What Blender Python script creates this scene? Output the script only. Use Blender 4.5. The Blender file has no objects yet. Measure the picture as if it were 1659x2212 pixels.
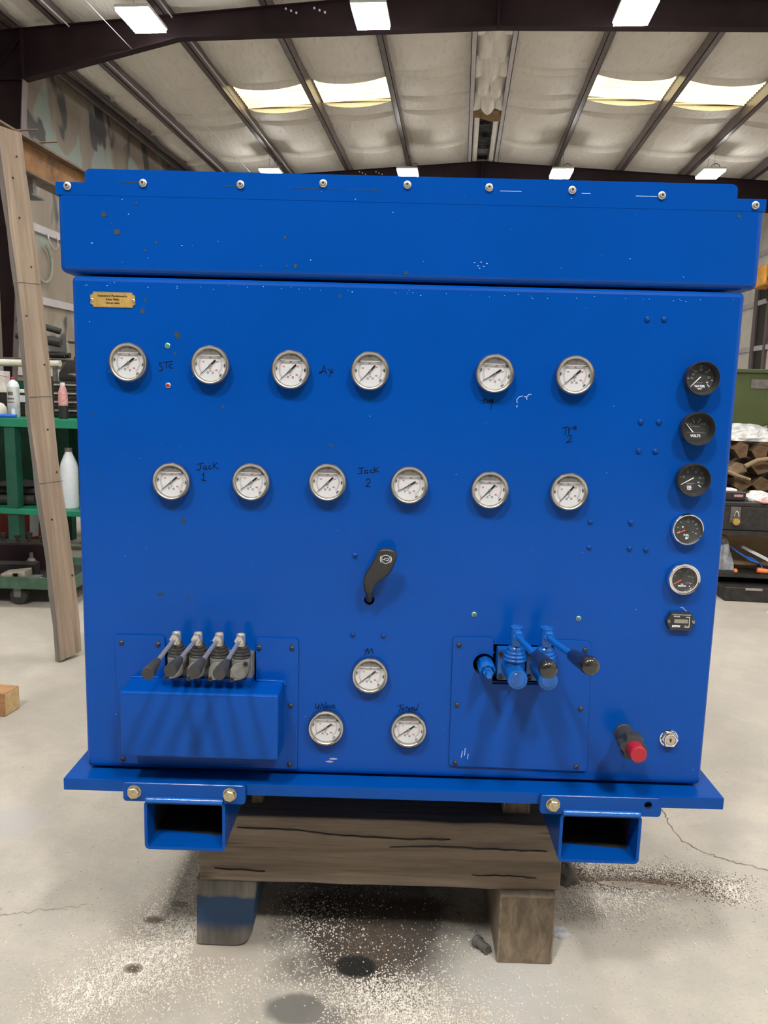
import bpy, bmesh, math, random
import numpy as np
from mathutils import Vector, Matrix, Euler
random.seed(7)
rng = np.random.default_rng(7)
sc = bpy.context.scene
COL = sc.collection
PI = math.pi
R = math.radians

# ------------------------------------------------------------------ camera
cam_data = bpy.data.cameras.new('camera')
cam = bpy.data.objects.new('camera', cam_data)
COL.objects.link(cam)
cam.location = (0.0977, -1.4041, 1.2269)
cam.rotation_euler = (R(81.3114), R(-1.4943), R(5.4335))
cam_data.sensor_fit = 'VERTICAL'
cam_data.sensor_height = 36.0
cam_data.lens = 36.0 * 1700.0 / 2212.0
cam_data.clip_start = 0.02
sc.camera = cam

# ------------------------------------------------------------------ world, exposure
w = bpy.data.worlds.new('world')
sc.world = w
w.use_nodes = True
wb = w.node_tree.nodes['Background']
wb.inputs[0].default_value = (0.82, 0.9, 1.0, 1)
wb.inputs[1].default_value = 0.06
sc.view_settings.view_transform = 'Standard'
sc.view_settings.look = 'None'
sc.view_settings.gamma = 1
sc.view_settings.use_curve_mapping = False
sc.view_settings.exposure = 0.0
LAMP = 88.0         # emission of the LED ceiling fixtures
LAMP_FRONT = 420.0   # the brighter row behind the viewer
SKY = 1.8            # daylight through the roof lights

# ------------------------------------------------------------------ materials
MATS = {}
def nt(name):
    m = bpy.data.materials.new(name); m.use_nodes = True
    t = m.node_tree
    return m, t, t.nodes['Principled BSDF']
def N(t, typ, **kw):
    n = t.nodes.new(typ)
    for k, v in kw.items(): setattr(n, k, v)
    return n
def L(t, a, b): t.links.new(a, b)
def coords(t, scale=(1, 1, 1), kind='Object', rot=(0, 0, 0)):
    tc = N(t, 'ShaderNodeTexCoord'); mp = N(t, 'ShaderNodeMapping')
    mp.inputs['Scale'].default_value = scale
    mp.inputs['Rotation'].default_value = rot
    L(t, tc.outputs[kind], mp.inputs['Vector'])
    return mp.outputs['Vector']
def noise(t, vec, scale, detail=4, rough=0.55, dist=0.0):
    n = N(t, 'ShaderNodeTexNoise')
    n.inputs['Scale'].default_value = scale; n.inputs['Detail'].default_value = detail
    n.inputs['Roughness'].default_value = rough; n.inputs['Distortion'].default_value = dist
    L(t, vec, n.inputs['Vector'])
    return n.outputs['Fac']
def ramp(t, fac, stops):
    r = N(t, 'ShaderNodeValToRGB')
    while len(r.color_ramp.elements) < len(stops): r.color_ramp.elements.new(0.5)
    for e, (p, c) in zip(r.color_ramp.elements, stops):
        e.position = p
        e.color = (*c, 1) if len(c) == 3 else c
    L(t, fac, r.inputs['Fac'])
    return r.outputs['Color']
def mix(t, fac, a, b, mode='MIX'):
    n = N(t, 'ShaderNodeMix', data_type='RGBA', blend_type=mode)
    for sock, v in ((n.inputs['Factor'], fac), (n.inputs['A'], a), (n.inputs['B'], b)):
        pass
    def put(s, v):
        if hasattr(v, 'node'): L(t, v, s)
        elif isinstance(v, (int, float)): s.default_value = v
        else: s.default_value = (*v, 1)
    put(n.inputs[0], fac); put(n.inputs[6], a); put(n.inputs[7], b)
    return n.outputs[2]
def math_(t, op, a, b=None, clamp=False):
    n = N(t, 'ShaderNodeMath', operation=op, use_clamp=clamp)
    for i, v in enumerate((a, b)):
        if v is None: continue
        if hasattr(v, 'node'): L(t, v, n.inputs[i])
        else: n.inputs[i].default_value = v
    return n.outputs[0]
def bump(t, p, h, strength=0.3, dist=0.002):
    b = N(t, 'ShaderNodeBump'); b.inputs['Strength'].default_value = strength
    b.inputs['Distance'].default_value = dist
    L(t, h, b.inputs['Height']); L(t, b.outputs['Normal'], p.inputs['Normal'])
def plain(name, c, rough=0.5, metal=0.0, coat=0.0, var=0.12, scale=30, bumpy=0.0, spec=None):
    m, t, p = nt(name)
    v = coords(t); f = noise(t, v, scale)
    a = tuple(x * (1 - var) for x in c); b = tuple(min(1, x * (1 + var)) for x in c)
    L(t, ramp(t, f, [(0.3, a), (0.7, b)]), p.inputs['Base Color'])
    p.inputs['Roughness'].default_value = rough; p.inputs['Metallic'].default_value = metal
    p.inputs['Coat Weight'].default_value = coat; p.inputs['Coat Roughness'].default_value = 0.12
    if spec is not None: p.inputs['Specular IOR Level'].default_value = spec
    if bumpy: bump(t, p, f, bumpy)
    MATS[name] = m
    return m
def emis(name, c, s):
    m, t, p = nt(name)
    p.inputs['Base Color'].default_value = (*c, 1)
    p.inputs['Emission Color'].default_value = (*c, 1); p.inputs['Emission Strength'].default_value = s
    MATS[name] = m
    return m

def blue_paint(name, c, rough, coat=0.34):
    m, t, p = nt(name)
    v = coords(t); f = noise(t, v, 3.0, 5); g = noise(t, v, 90, 3)
    col = ramp(t, f, [(0.3, tuple(x * 0.95 for x in c)), (0.7, tuple(x * 1.05 for x in c))])
    L(t, col, p.inputs['Base Color'])
    L(t, ramp(t, f, [(0.3, (rough - 0.04,) * 3), (0.75, (rough + 0.07,) * 3)]), p.inputs['Roughness'])
    p.inputs['Specular IOR Level'].default_value = 0.02
    p.inputs['Coat Weight'].default_value = coat; p.inputs['Coat Roughness'].default_value = 0.2
    bump(t, p, g, 0.06, 0.0006)
    MATS[name] = m
    return m
BLUE = blue_paint('blue_paint', (0.0002, 0.050, 0.285), 0.34)
blue_paint('blue_valve', (0.004, 0.085, 0.36), 0.28, 0.9)
BLUE_WORN = blue_paint('blue_paint_frame', (0.0003, 0.047, 0.25), 0.34)
plain('chip', (0.010, 0.024, 0.032), 0.7, var=0.4, scale=120)
plain('scratch', (0.3, 0.42, 0.72), 0.6)
plain('primer', (0.32, 0.27, 0.3), 0.7)
plain('ink', (0.004, 0.005, 0.008), 0.7, spec=0.1)
plain('red_ink', (0.36, 0.02, 0.03), 0.6)
plain('white_ink', (0.75, 0.77, 0.8), 0.55, var=0.02)
plain('grey_ink', (0.3, 0.31, 0.32), 0.55, var=0.02)
plain('steel', (0.52, 0.49, 0.43), 0.27, 1.0, var=0.1)
plain('chrome', (0.82, 0.82, 0.82), 0.1, 1.0, var=0.03)
plain('zinc', (0.60, 0.57, 0.50), 0.42, 0.85, var=0.15, scale=200)
plain('bolt_yellow', (0.50, 0.43, 0.28), 0.4, 0.9, var=0.25, scale=160)
plain('brass', (0.50, 0.33, 0.10), 0.45, 0.55, var=0.18, scale=60)
plain('black_plastic', (0.018, 0.018, 0.019), 0.4, var=0.1)
plain('black_rubber', (0.028, 0.028, 0.029), 0.62, var=0.2)
plain('black_gloss', (0.014, 0.013, 0.012), 0.16, coat=0.6)
plain('navy_rubber', (0.008, 0.018, 0.06), 0.35, coat=0.2)
plain('socket_dark', (0.012, 0.011, 0.011), 0.6)
plain('screw_black', (0.06, 0.05, 0.048), 0.45, 0.6, var=0.3, scale=200)
plain('cast_grey', (0.17, 0.165, 0.155), 0.6, 0.3, var=0.2, scale=90)
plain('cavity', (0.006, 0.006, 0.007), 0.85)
plain('dial_white', (0.50, 0.51, 0.53), 0.6, var=0.015)
plain('dial_black', (0.02, 0.021, 0.021), 0.55, var=0.1)
plain('needle_orange', (0.75, 0.10, 0.05), 0.45, var=0.05)
plain('needle_white', (0.85, 0.85, 0.83), 0.45, var=0.02)
plain('red_cap', (0.30, 0.008, 0.020), 0.42, var=0.08)
plain('lcd', (0.20, 0.20, 0.16), 0.25, var=0.05)
plain('led_green', (0.02, 0.22, 0.06), 0.15, coat=0.5)
plain('led_red', (0.30, 0.01, 0.015), 0.15, coat=0.5)
plain('maroon_steel', (0.017, 0.008, 0.010), 0.55, var=0.25, scale=3, spec=0.2)
plain('purlin_steel', (0.115, 0.088, 0.09), 0.34, var=0.25, scale=3)
plain('white_steel', (0.58, 0.55, 0.58), 0.42, 0.1, var=0.08, scale=4)
plain('green_paint', (0.012, 0.21, 0.115), 0.45, var=0.12, scale=8)
plain('green_dark', (0.010, 0.085, 0.055), 0.55, var=0.25, scale=8)
plain('cart_green', (0.05, 0.11, 0.07), 0.5, var=0.35, scale=14)
plain('olive', (0.055, 0.075, 0.018), 0.5, var=0.15, scale=5)
plain('iron_dark', (0.035, 0.032, 0.031), 0.5, 0.4, var=0.35, scale=30)
plain('iron_grey', (0.16, 0.15, 0.14), 0.5, 0.5, var=0.3, scale=30)
plain('iron_bright', (0.45, 0.41, 0.36), 0.4, 0.6, var=0.3, scale=30)
plain('white_plastic', (0.72, 0.76, 0.82), 0.4, var=0.05)
plain('cream', (0.75, 0.72, 0.62), 0.5, var=0.05)
plain('red_plastic', (0.30, 0.035, 0.028), 0.5, var=0.1, scale=6)
plain('pink_label', (0.55, 0.28, 0.27), 0.55, var=0.3, scale=50)
plain('can_silver', (0.52, 0.56, 0.57), 0.35, 0.25, var=0.2, scale=22)
plain('red_bright', (0.65, 0.03, 0.05), 0.4)
plain('blue_strap', (0.01, 0.13, 0.62), 0.55, var=0.2)
plain('orange', (0.75, 0.2, 0.05), 0.5, var=0.15)
plain('yellow_orange', (0.8, 0.38, 0.06), 0.5, var=0.25, scale=3)
plain('grey_cloth', (0.32, 0.33, 0.35), 0.8, var=0.4, scale=25, bumpy=0.6)
plain('dark_cloth', (0.10, 0.09, 0.08), 0.9, var=0.4, scale=25, bumpy=0.6)
plain('white_cloth', (0.72, 0.69, 0.68), 0.85, var=0.15, scale=25, bumpy=0.5)
plain('cardboard', (0.26, 0.17, 0.085), 0.8, var=0.2, scale=10)
plain('hose_green', (0.32, 0.34, 0.28), 0.6)
plain('wire_white', (0.7, 0.72, 0.75), 0.35, 0.5)
plain('granule_white', (0.66, 0.61, 0.54), 0.85, var=0.22, scale=70)
plain('granule_brown', (0.15, 0.105, 0.07), 0.85, var=0.5, scale=70)
plain('crack', (0.16, 0.13, 0.10), 0.9)
plain('disc_grey', (0.34, 0.35, 0.36), 0.5, 0.2, var=0.35, scale=60)
plain('lamp_body', (0.62, 0.66, 0.6), 0.5)
LED = emis('led_panel', (1.0, 0.985, 0.95), LAMP); emis('led_panel_bright', (1.0, 0.985, 0.95), LAMP_FRONT)

def lens_mat():
    m, t, p = nt('lens'); t.nodes.remove(p)
    out = t.nodes['Material Output']
    tr = N(t, 'ShaderNodeBsdfTransparent'); gl = N(t, 'ShaderNodeBsdfGlossy'); mx = N(t, 'ShaderNodeMixShader')
    gl.inputs['Roughness'].default_value = 0.08
    fr = N(t, 'ShaderNodeLayerWeight'); pw = math_(t, 'POWER', fr.outputs['Facing'], 5.0)
    L(t, math_(t, 'ADD', math_(t, 'MULTIPLY', pw, 0.9), 0.035), mx.inputs[0]); L(t, tr.outputs[0], mx.inputs[1]); L(t, gl.outputs[0], mx.inputs[2])
    L(t, mx.outputs[0], out.inputs['Surface'])
    MATS['lens'] = m
    m, t, p = nt('air_gap'); t.nodes.remove(p)
    out = t.nodes['Material Output']
    tr = N(t, 'ShaderNodeBsdfTransparent'); df = N(t, 'ShaderNodeBsdfDiffuse'); mx = N(t, 'ShaderNodeMixShader')
    df.inputs['Color'].default_value = (0.16, 0.155, 0.15, 1); mx.inputs[0].default_value = 0.62
    L(t, tr.outputs[0], mx.inputs[1]); L(t, df.outputs[0], mx.inputs[2]); L(t, mx.outputs[0], out.inputs['Surface'])
    MATS['air_gap'] = m
    m, t, p = nt('clear_film')
    p.inputs['Base Color'].default_value = (0.85, 0.86, 0.88, 1); p.inputs['Roughness'].default_value = 0.2
    v = coords(t); f = noise(t, v, 14, 4)
    L(t, ramp(t, f, [(0.35, (0.35,) * 3), (0.65, (0.8,) * 3)]), p.inputs['Alpha'])
    bump(t, p, f, 0.8, 0.01)
    MATS['clear_film'] = m
lens_mat()

def wood(name, dark, light, gs=(3, 45, 45), rough=0.75, crackc=None):
    m, t, p = nt(name)
    v = coords(t, gs)
    f = noise(t, v, 1.0, 6, 0.65, 0.6)
    v2 = coords(t, (1.2, 3, 3)); g = noise(t, v2, 2.0, 4)
    c = ramp(t, f, [(0.28, dark), (0.5, tuple((a + b) / 2 for a, b in zip(dark, light))), (0.72, light)])
    c = mix(t, math_(t, 'MULTIPLY', g, 0.5), c, tuple(x * 0.55 for x in dark))
    if crackc:
        v3 = coords(t, (1.3, 26, 26)); k = noise(t, v3, 1.0, 3, 0.5, 0.3)
        c = mix(t, ramp(t, k, [(0.30, (1, 1, 1)), (0.34, (0, 0, 0))]), c, crackc)
    L(t, c, p.inputs['Base Color'])
    p.inputs['Roughness'].default_value = rough
    bump(t, p, f, 0.5, 0.003)
    MATS[name] = m
    return m
wood('timber', (0.10, 0.077, 0.056), (0.36, 0.285, 0.21), (2.2, 40, 40), 0.8, (0.03, 0.023, 0.017))
wood('timber_end', (0.07, 0.05, 0.032), (0.27, 0.205, 0.135), (8, 34, 14), 0.85)
wood('plank_wood', (0.17, 0.12, 0.082), (0.42, 0.325, 0.24), (1.3, 34, 34), 0.75)
wood('plank_side', (0.13, 0.115, 0.105), (0.25, 0.22, 0.20), (1.3, 34, 34), 0.8)
wood('block_red', (0.26, 0.12, 0.05), (0.50, 0.28, 0.13), (4, 40, 40), 0.75)
wood('block_end', (0.50, 0.34, 0.15), (0.75, 0.56, 0.30), (40, 40, 40), 0.75)
wood('firewood', (0.075, 0.042, 0.02), (0.26, 0.155, 0.075), (8, 22, 22), 0.85)
wood('firewood_pale', (0.2, 0.13, 0.07), (0.5, 0.37, 0.23), (5, 22, 22), 0.85)

def blue_block():
    m, t, p = nt('painted_block')
    v = coords(t); f = noise(t, v, 9, 5); s = N(t, 'ShaderNodeSeparateXYZ'); L(t, v, s.inputs[0])
    g = noise(t, coords(t, (40, 40, 4)), 1, 4)
    wd = ramp(t, g, [(0.3, (0.045, 0.042, 0.040)), (0.7, (0.14, 0.125, 0.105))])
    z = math_(t, 'ADD', s.outputs['Z'], math_(t, 'MULTIPLY', f, 0.05))
    k = math_(t, 'MULTIPLY', ramp(t, z, [(0.055, (0, 0, 0)), (0.085, (1, 1, 1))]), ramp(t, z, [(0.145, (1, 1, 1)), (0.150, (0, 0, 0))]))
    c = mix(t, k, wd, (0.006, 0.03, 0.075))
    L(t, c, p.inputs['Base Color']); p.inputs['Roughness'].default_value = 0.65
    bump(t, p, g, 0.4, 0.002)
    MATS['painted_block'] = m
blue_block()

def rust(name):
    m, t, p = nt(name)
    v = coords(t); f = noise(t, v, 7, 6, 0.65); g = noise(t, v, 45, 4)
    c = ramp(t, f, [(0.3, (0.10, 0.065, 0.04)), (0.5, (0.33, 0.17, 0.07)), (0.7, (0.46, 0.25, 0.11))])
    c = mix(t, math_(t, 'MULTIPLY', g, 0.35), c, (0.2, 0.11, 0.06))
    L(t, c, p.inputs['Base Color']); p.inputs['Roughness'].default_value = 0.7; p.inputs['Metallic'].default_value = 0.15
    MATS[name] = m
rust('rust_web')
plain('rust_flange', (0.17, 0.12, 0.085), 0.6, 0.3, var=0.35, scale=12)

def insulation():
    m, t, p = nt('insulation')
    v = coords(t); f = noise(t, v, 1.1, 5); g = noise(t, coords(t, (9, 2.5, 1)), 1.5, 4)
    c = ramp(t, f, [(0.3, (0.80, 0.75, 0.68)), (0.7, (0.90, 0.86, 0.79))])
    c = mix(t, ramp(t, g, [(0.55, (0, 0, 0)), (0.8, (0.35,) * 3)]), c, (0.42, 0.36, 0.29))
    L(t, c, p.inputs['Base Color']); p.inputs['Roughness'].default_value = 0.5
    bump(t, p, g, 0.35, 0.05)
    MATS['insulation'] = m
    m, t, p = nt('skylight_glow')
    v = coords(t, (1, 1, 1)); f = noise(t, coords(t, (1.2, 14, 1)), 1.0, 4)
    c = ramp(t, f, [(0.35, (1.0, 0.78, 0.34)), (0.55, (1.0, 0.90, 0.55)), (0.75, (1.0, 0.97, 0.74))])
    L(t, c, p.inputs['Base Color']); L(t, c, p.inputs['Emission Color']); p.inputs['Emission Strength'].default_value = SKY
    MATS['skylight_glow'] = m
    m, t, p = nt('foil')
    v = coords(t); f = noise(t, v, 6, 4)
    L(t, ramp(t, f, [(0.3, (0.04, 0.04, 0.045)), (0.7, (0.3, 0.31, 0.33))]), p.inputs['Base Color'])
    p.inputs['Metallic'].default_value = 0.7; p.inputs['Roughness'].default_value = 0.35
    MATS['foil'] = m
insulation()

def mural():
    m, t, p = nt('wall_painted')
    v = coords(t, (1, 0.75, 0.5)); f = noise(t, v, 1.0, 3, 0.5, 0.8)
    g = noise(t, coords(t, (1, 0.9, 0.6)), 1.35, 2, 0.5, 0.5); d = noise(t, coords(t, (1, 1.2, 0.3)), 1.4, 4)
    base = ramp(t, d, [(0.3, (0.25, 0.20, 0.155)), (0.55, (0.31, 0.26, 0.21)), (0.75, (0.40, 0.35, 0.30))])
    c = mix(t, ramp(t, g, [(0.52, (0, 0, 0)), (0.58, (1, 1, 1))]), base, (0.33, 0.39, 0.35))
    c = mix(t, ramp(t, f, [(0.54, (0, 0, 0)), (0.57, (1, 1, 1))]), c, (0.095, 0.09, 0.09))
    L(t, c, p.inputs['Base Color']); p.inputs['Roughness'].default_value = 0.55
    MATS['wall_painted'] = m
    plain('wall_white', (0.78, 0.74, 0.69), 0.5, var=0.12, scale=2, bumpy=0.2)
mural()

def concrete():
    m, t, p = nt('concrete')
    v = coords(t)
    a = noise(t, v, 0.9, 6, 0.6); b = noise(t, v, 7, 6, 0.65); c3 = noise(t, v, 140, 3)
    c = ramp(t, a, [(0.3, (0.365, 0.335, 0.288)), (0.7, (0.45, 0.408, 0.347))])
    c = mix(t, ramp(t, b, [(0.42, (0.55,) * 3), (0.62, (0, 0, 0))]), c, (0.30, 0.28, 0.248))
    c = mix(t, ramp(t, c3, [(0.30, (0.5,) * 3), (0.42, (0, 0, 0))]), c, (0.24, 0.21, 0.18))
    sp = noise(t, v, 38, 2)
    c = mix(t, ramp(t, sp, [(0.235, (0.75,) * 3), (0.26, (0, 0, 0))]), c, (0.2, 0.17, 0.14))
    # oil stains and painted shade: (x, y, rx, ry, colour, strength)
    dn = noise(t, v, 11, 4)
    s = N(t, 'ShaderNodeSeparateXYZ'); L(t, v, s.inputs[0])
    for (x, y, rx, ry, col, st, soft) in STAINS_AND_SHADE:
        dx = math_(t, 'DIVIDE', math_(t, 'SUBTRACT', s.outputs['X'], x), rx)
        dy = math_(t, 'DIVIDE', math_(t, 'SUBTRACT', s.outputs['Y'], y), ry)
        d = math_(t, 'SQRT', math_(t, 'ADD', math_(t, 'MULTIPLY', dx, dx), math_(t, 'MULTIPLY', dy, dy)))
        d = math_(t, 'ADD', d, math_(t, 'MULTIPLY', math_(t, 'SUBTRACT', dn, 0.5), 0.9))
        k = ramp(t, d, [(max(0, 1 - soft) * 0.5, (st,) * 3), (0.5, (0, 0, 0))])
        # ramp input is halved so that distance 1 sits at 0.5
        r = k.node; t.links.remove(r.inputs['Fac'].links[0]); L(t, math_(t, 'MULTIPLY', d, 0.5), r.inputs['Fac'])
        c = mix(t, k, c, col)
    L(t, c, p.inputs['Base Color'])
    L(t, ramp(t, b, [(0.3, (0.5,) * 3), (0.7, (0.75,) * 3)]), p.inputs['Roughness'])
    bump(t, p, b, 0.12, 0.006)
    MATS['concrete'] = m
STAINS_AND_SHADE = [(-0.06, 0.29, 0.27, 0.34, (0.045, 0.038, 0.032), 0.97, 0.45), (-0.075, 0.115, 0.048, 0.036, (0.012, 0.011, 0.010), 1.0, 0.25),  # large first patch: oil stain, with soft shade under the machine painted in
          (-0.185, -0.015, 0.066, 0.05, (0.12, 0.115, 0.105), 0.9, 0.25), (-0.115, -0.03, 0.04, 0.035, (0.16, 0.15, 0.135), 0.8, 0.3),
          (-0.19, 0.40, 0.04, 0.03, (0.012, 0.011, 0.010), 0.95, 0.3), (-0.45, 0.14, 0.22, 0.2, (0.34, 0.295, 0.245), 0.8, 0.6),
          (-0.56, 0.205, 0.030, 0.016, (0.10, 0.075, 0.05), 0.95, 0.5), (-0.545, 0.05, 0.026, 0.018, (0.085, 0.065, 0.045), 0.95, 0.5),
          (-0.52, 0.265, 0.028, 0.014, (0.13, 0.11, 0.09), 0.9, 0.5),
          (0.62, 0.50, 0.26, 0.075, (0.20, 0.155, 0.115), 0.75, 0.7), (0.56, 0.46, 0.14, 0.03, (0.24, 0.23, 0.22), 0.8, 0.5), (0.55, 0.53, 0.16, 0.03, (0.24, 0.235, 0.225), 0.7, 0.5),
          (0.835, 0.50, 0.03, 0.02, (0.22, 0.20, 0.185), 0.8, 0.4), (0.965, 0.565, 0.04, 0.02, (0.3, 0.27, 0.24), 0.7, 0.4),
          (-1.15, 0.55, 0.16, 0.12, (0.36, 0.34, 0.335), 0.7, 0.6), (0.25, 0.10, 0.2, 0.16, (0.40, 0.385, 0.355), 0.8, 0.7)]
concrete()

# ------------------------------------------------------------------ mesh helpers
class MB:
    def __init__(s): s.v = []; s.f = []; s.m = []
    def add(s, vs, fs, m=0, M=None):
        o = len(s.v)
        if M is not None: vs = [tuple(M @ Vector(p)) for p in vs]
        s.v += [tuple(p) for p in vs]
        s.f += [tuple(o + i for i in f) for f in fs]; s.m += [m] * len(fs)
        return s
    def box(s, a, b, m=0, M=None):
        (x0, y0, z0), (x1, y1, z1) = a, b
        vs = [(x0, y0, z0), (x1, y0, z0), (x1, y1, z0), (x0, y1, z0), (x0, y0, z1), (x1, y0, z1), (x1, y1, z1), (x0, y1, z1)]
        return s.add(vs, [(0, 3, 2, 1), (4, 5, 6, 7), (0, 1, 5, 4), (1, 2, 6, 5), (2, 3, 7, 6), (3, 0, 4, 7)], m, M)
    def lathe(s, prof, axis='-y', n=32, m=0, M=None, closed=False, c=(0, 0, 0), hexa=0):
        # prof: (radius, height along axis); caps where radius is 0
        vs = []; fs = []
        rings = []
        for r, h in prof:
            if r <= 1e-7:
                rings.append([len(vs)]); vs.append((0, 0, h))
            else:
                ring = []
                for i in range(n):
                    a = 2 * PI * i / n
                    ring.append(len(vs)); vs.append((r * math.cos(a), r * math.sin(a), h))
                rings.append(ring)
        for A, B in zip(rings, rings[1:]):
            for i in range(n):
                j = (i + 1) % n
                if len(A) == 1 and len(B) == 1: continue
                if len(A) == 1: fs.append((A[0], B[i], B[j]))
                elif len(B) == 1: fs.append((A[j], A[i], B[0]))
                else: fs.append((A[i], A[j], B[j], B[i]))
        if axis == '-y': T = Matrix(((1, 0, 0), (0, 0, -1), (0, 1, 0)))
        elif axis == 'z': T = Matrix.Identity(3)
        elif axis == 'x': T = Matrix(((0, 0, 1), (1, 0, 0), (0, 1, 0)))
        else: T = axis
        vs = [T @ Vector(p) + Vector(c) for p in vs]
        return s.add(vs, fs, m, M)
    def rod(s, p0, p1, r0, r1=None, n=14, m=0, caps=True):
        p0 = Vector(p0); p1 = Vector(p1); d = p1 - p0; l = d.length
        r1 = r0 if r1 is None else r1
        q = d.to_track_quat('Z', 'Y').to_matrix()
        prof = [(r0, 0), (r1, l)]
        if caps: prof = [(0, 0)] + prof + [(0, l)]
        return s.lathe(prof, q, n, m, c=p0)
    def prof_rod(s, p0, p1, prof, n=18, m=0):
        p0 = Vector(p0); d = (Vector(p1) - p0)
        return s.lathe([(r, h * d.length) for r, h in prof], d.to_track_quat('Z', 'Y').to_matrix(), n, m, c=p0)
    def tube(s, pts, r, n=8, m=0):
        pts = [Vector(p) for p in pts]; vs = []; fs = []
        up = Vector((0.31, 0.2, 0.93)).normalized()
        for i, p in enumerate(pts):
            d = (pts[min(i + 1, len(pts) - 1)] - pts[max(i - 1, 0)]).normalized()
            a = d.cross(up)
            if a.length < 1e-4: a = d.cross(Vector((1, 0, 0)))
            a.normalize(); b = d.cross(a)
            rr = r[i] if isinstance(r, (list, tuple)) else r
            for k in range(n):
                t = 2 * PI * k / n
                vs.append(p + a * rr * math.cos(t) + b * rr * math.sin(t))
        for i in range(len(pts) - 1):
            for k in range(n):
                j = (k + 1) % n
                fs.append((i * n + k, i * n + j, (i + 1) * n + j, (i + 1) * n + k))
        fs.append(tuple(range(n))); fs.append(tuple((len(pts) - 1) * n + k for k in reversed(range(n))))
        return s.add(vs, fs, m)
    def prism(s, poly, a, b, axis='y', m=0, M=None):
        # polygon in the plane across `axis`, extruded from a to b
        n = len(poly)
        def P(u, w_, h): return {'y': (u, h, w_), 'x': (h, u, w_), 'z': (u, w_, h)}[axis]
        vs = [P(u, w_, a) for u, w_ in poly] + [P(u, w_, b) for u, w_ in poly]
        fs = [tuple(range(n)), tuple(reversed(range(n, 2 * n)))] + [(i, n + i, n + (i + 1) % n, (i + 1) % n) for i in range(n)]
        return s.add(vs, fs, m, M)
    def flat(s, poly, y, m=0):
        vs = [(u, y, w_) for u, w_ in poly]
        return s.add(vs, [tuple(range(len(poly)))], m)
    def ribbon(s, pts, wd, y, m=0):
        # stroke of width wd in the xz plane at depth y
        P = [Vector((a, b)) for a, b in pts]
        for p, q in zip(P, P[1:]):
            d = (q - p)
            if d.length < 1e-9: continue
            d.normalize(); nn = Vector((-d.y, d.x)) * wd / 2; e = d * wd * 0.35
            s.flat([tuple(p - e + nn), tuple(p - e - nn), tuple(q + e - nn), tuple(q + e + nn)], y, m)
        return s
    def build(s, name, mats, parent=None, loc=(0, 0, 0), rot=None, smooth=None, bevel=0, seg=2, label=None, kind=None):
        me = bpy.data.meshes.new(name)
        me.from_pydata([tuple(p) for p in s.v], [], s.f)
        mats = mats if isinstance(mats, (list, tuple)) else [mats]
        for k in mats: me.materials.append(MATS[k] if isinstance(k, str) else k)
        for p, k in zip(me.polygons, s.m): p.material_index = k
        bm = bmesh.new(); bm.from_mesh(me)
        if bevel or smooth:
            bmesh.ops.remove_doubles(bm, verts=bm.verts, dist=1e-6)
        bmesh.ops.recalc_face_normals(bm, faces=bm.faces)
        if bevel:
            ed = [e for e in bm.edges if len(e.link_faces) == 2 and e.calc_face_angle(0) > R(28)]
            bmesh.ops.bevel(bm, geom=ed, offset=bevel, segments=seg, profile=0.5, affect='EDGES', clamp_overlap=True)
        bm.to_mesh(me); bm.free()
        if smooth:
            me.shade_smooth()
            me.set_sharp_from_angle(angle=R(smooth))
        return link(name, me, parent, loc, rot, label, kind)
def link(name, me, parent=None, loc=(0, 0, 0), rot=None, label=None, kind=None):
    o = bpy.data.objects.new(name, me); COL.objects.link(o)
    o.location = loc
    if rot is not None: o.rotation_euler = rot
    if parent is not None: o.parent = parent
    if label: o['label'] = label
    if kind: o['kind'] = kind
    return o
def tag(o, label, cat, group=None, kind=None):
    o['label'] = label; o['category'] = cat
    if group: o['group'] = group
    if kind: o['kind'] = kind
    return o
def thing(name, label, cat, loc=(0, 0, 0), rz=0, group=None):
    o = bpy.data.objects.new(name, None); COL.objects.link(o)
    o.location = loc; o.rotation_euler = (0, 0, rz); o.empty_display_size = 0.1
    return tag(o, label, cat, group)
def struct(o, label=None):
    o['kind'] = 'structure'
    if label: o['label'] = label
    return o
def cut(o, cutters):
    # true openings cut through a mesh
    for c in cutters:
        md = o.modifiers.new('cut', 'BOOLEAN'); md.operation = 'DIFFERENCE'; md.solver = 'EXACT'; md.object = c
        try: md.material_mode = 'TRANSFER'
        except Exception: pass
    dg = bpy.context.evaluated_depsgraph_get(); dg.update()
    me = bpy.data.meshes.new_from_object(o.evaluated_get(dg))
    o.modifiers.clear(); o.data = me
    for p in me.polygons:
        if p.area > .0004: p.use_smooth = False
    for c in cutters: bpy.data.objects.remove(c)
_tc = {}
def text2d(s, size):
    # outline of a line of text: centred flat polygons in (x, z)
    if s not in _tc:
        cu = bpy.data.curves.new('text', 'FONT'); cu.body = s; cu.size = 1.0; cu.align_x = 'CENTER'; cu.align_y = 'CENTER'
        cu.resolution_u = 2
        o = bpy.data.objects.new('text', cu); COL.objects.link(o)
        dg = bpy.context.evaluated_depsgraph_get(); dg.update()
        me = bpy.data.meshes.new_from_object(o.evaluated_get(dg))
        _tc[s] = ([(v.co.x, v.co.y) for v in me.vertices], [tuple(p.vertices) for p in me.polygons])
        bpy.data.objects.remove(o); bpy.data.curves.remove(cu); bpy.data.meshes.remove(me)
    return _tc[s]
def put_text(mb, s, x, z, size, y, m=0, rot=0.0, sx=1.0, bold=0.0):
    v, f = text2d(s, size)
    c, k = math.cos(rot), math.sin(rot)
    offs = [(0, 0)] if not bold else [(-bold, 0), (bold, 0), (0, bold), (0, -bold)]
    for n_, (ox, oz) in enumerate(offs):
        vs = []
        for a, b in v:
            a = a * size * sx + ox; b = b * size + oz
            vs.append((x + a * c - b * k, y - n_ * 0.00001, z + a * k + b * c))
        mb.add(vs, [tuple(reversed(q)) for q in f], m)
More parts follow.
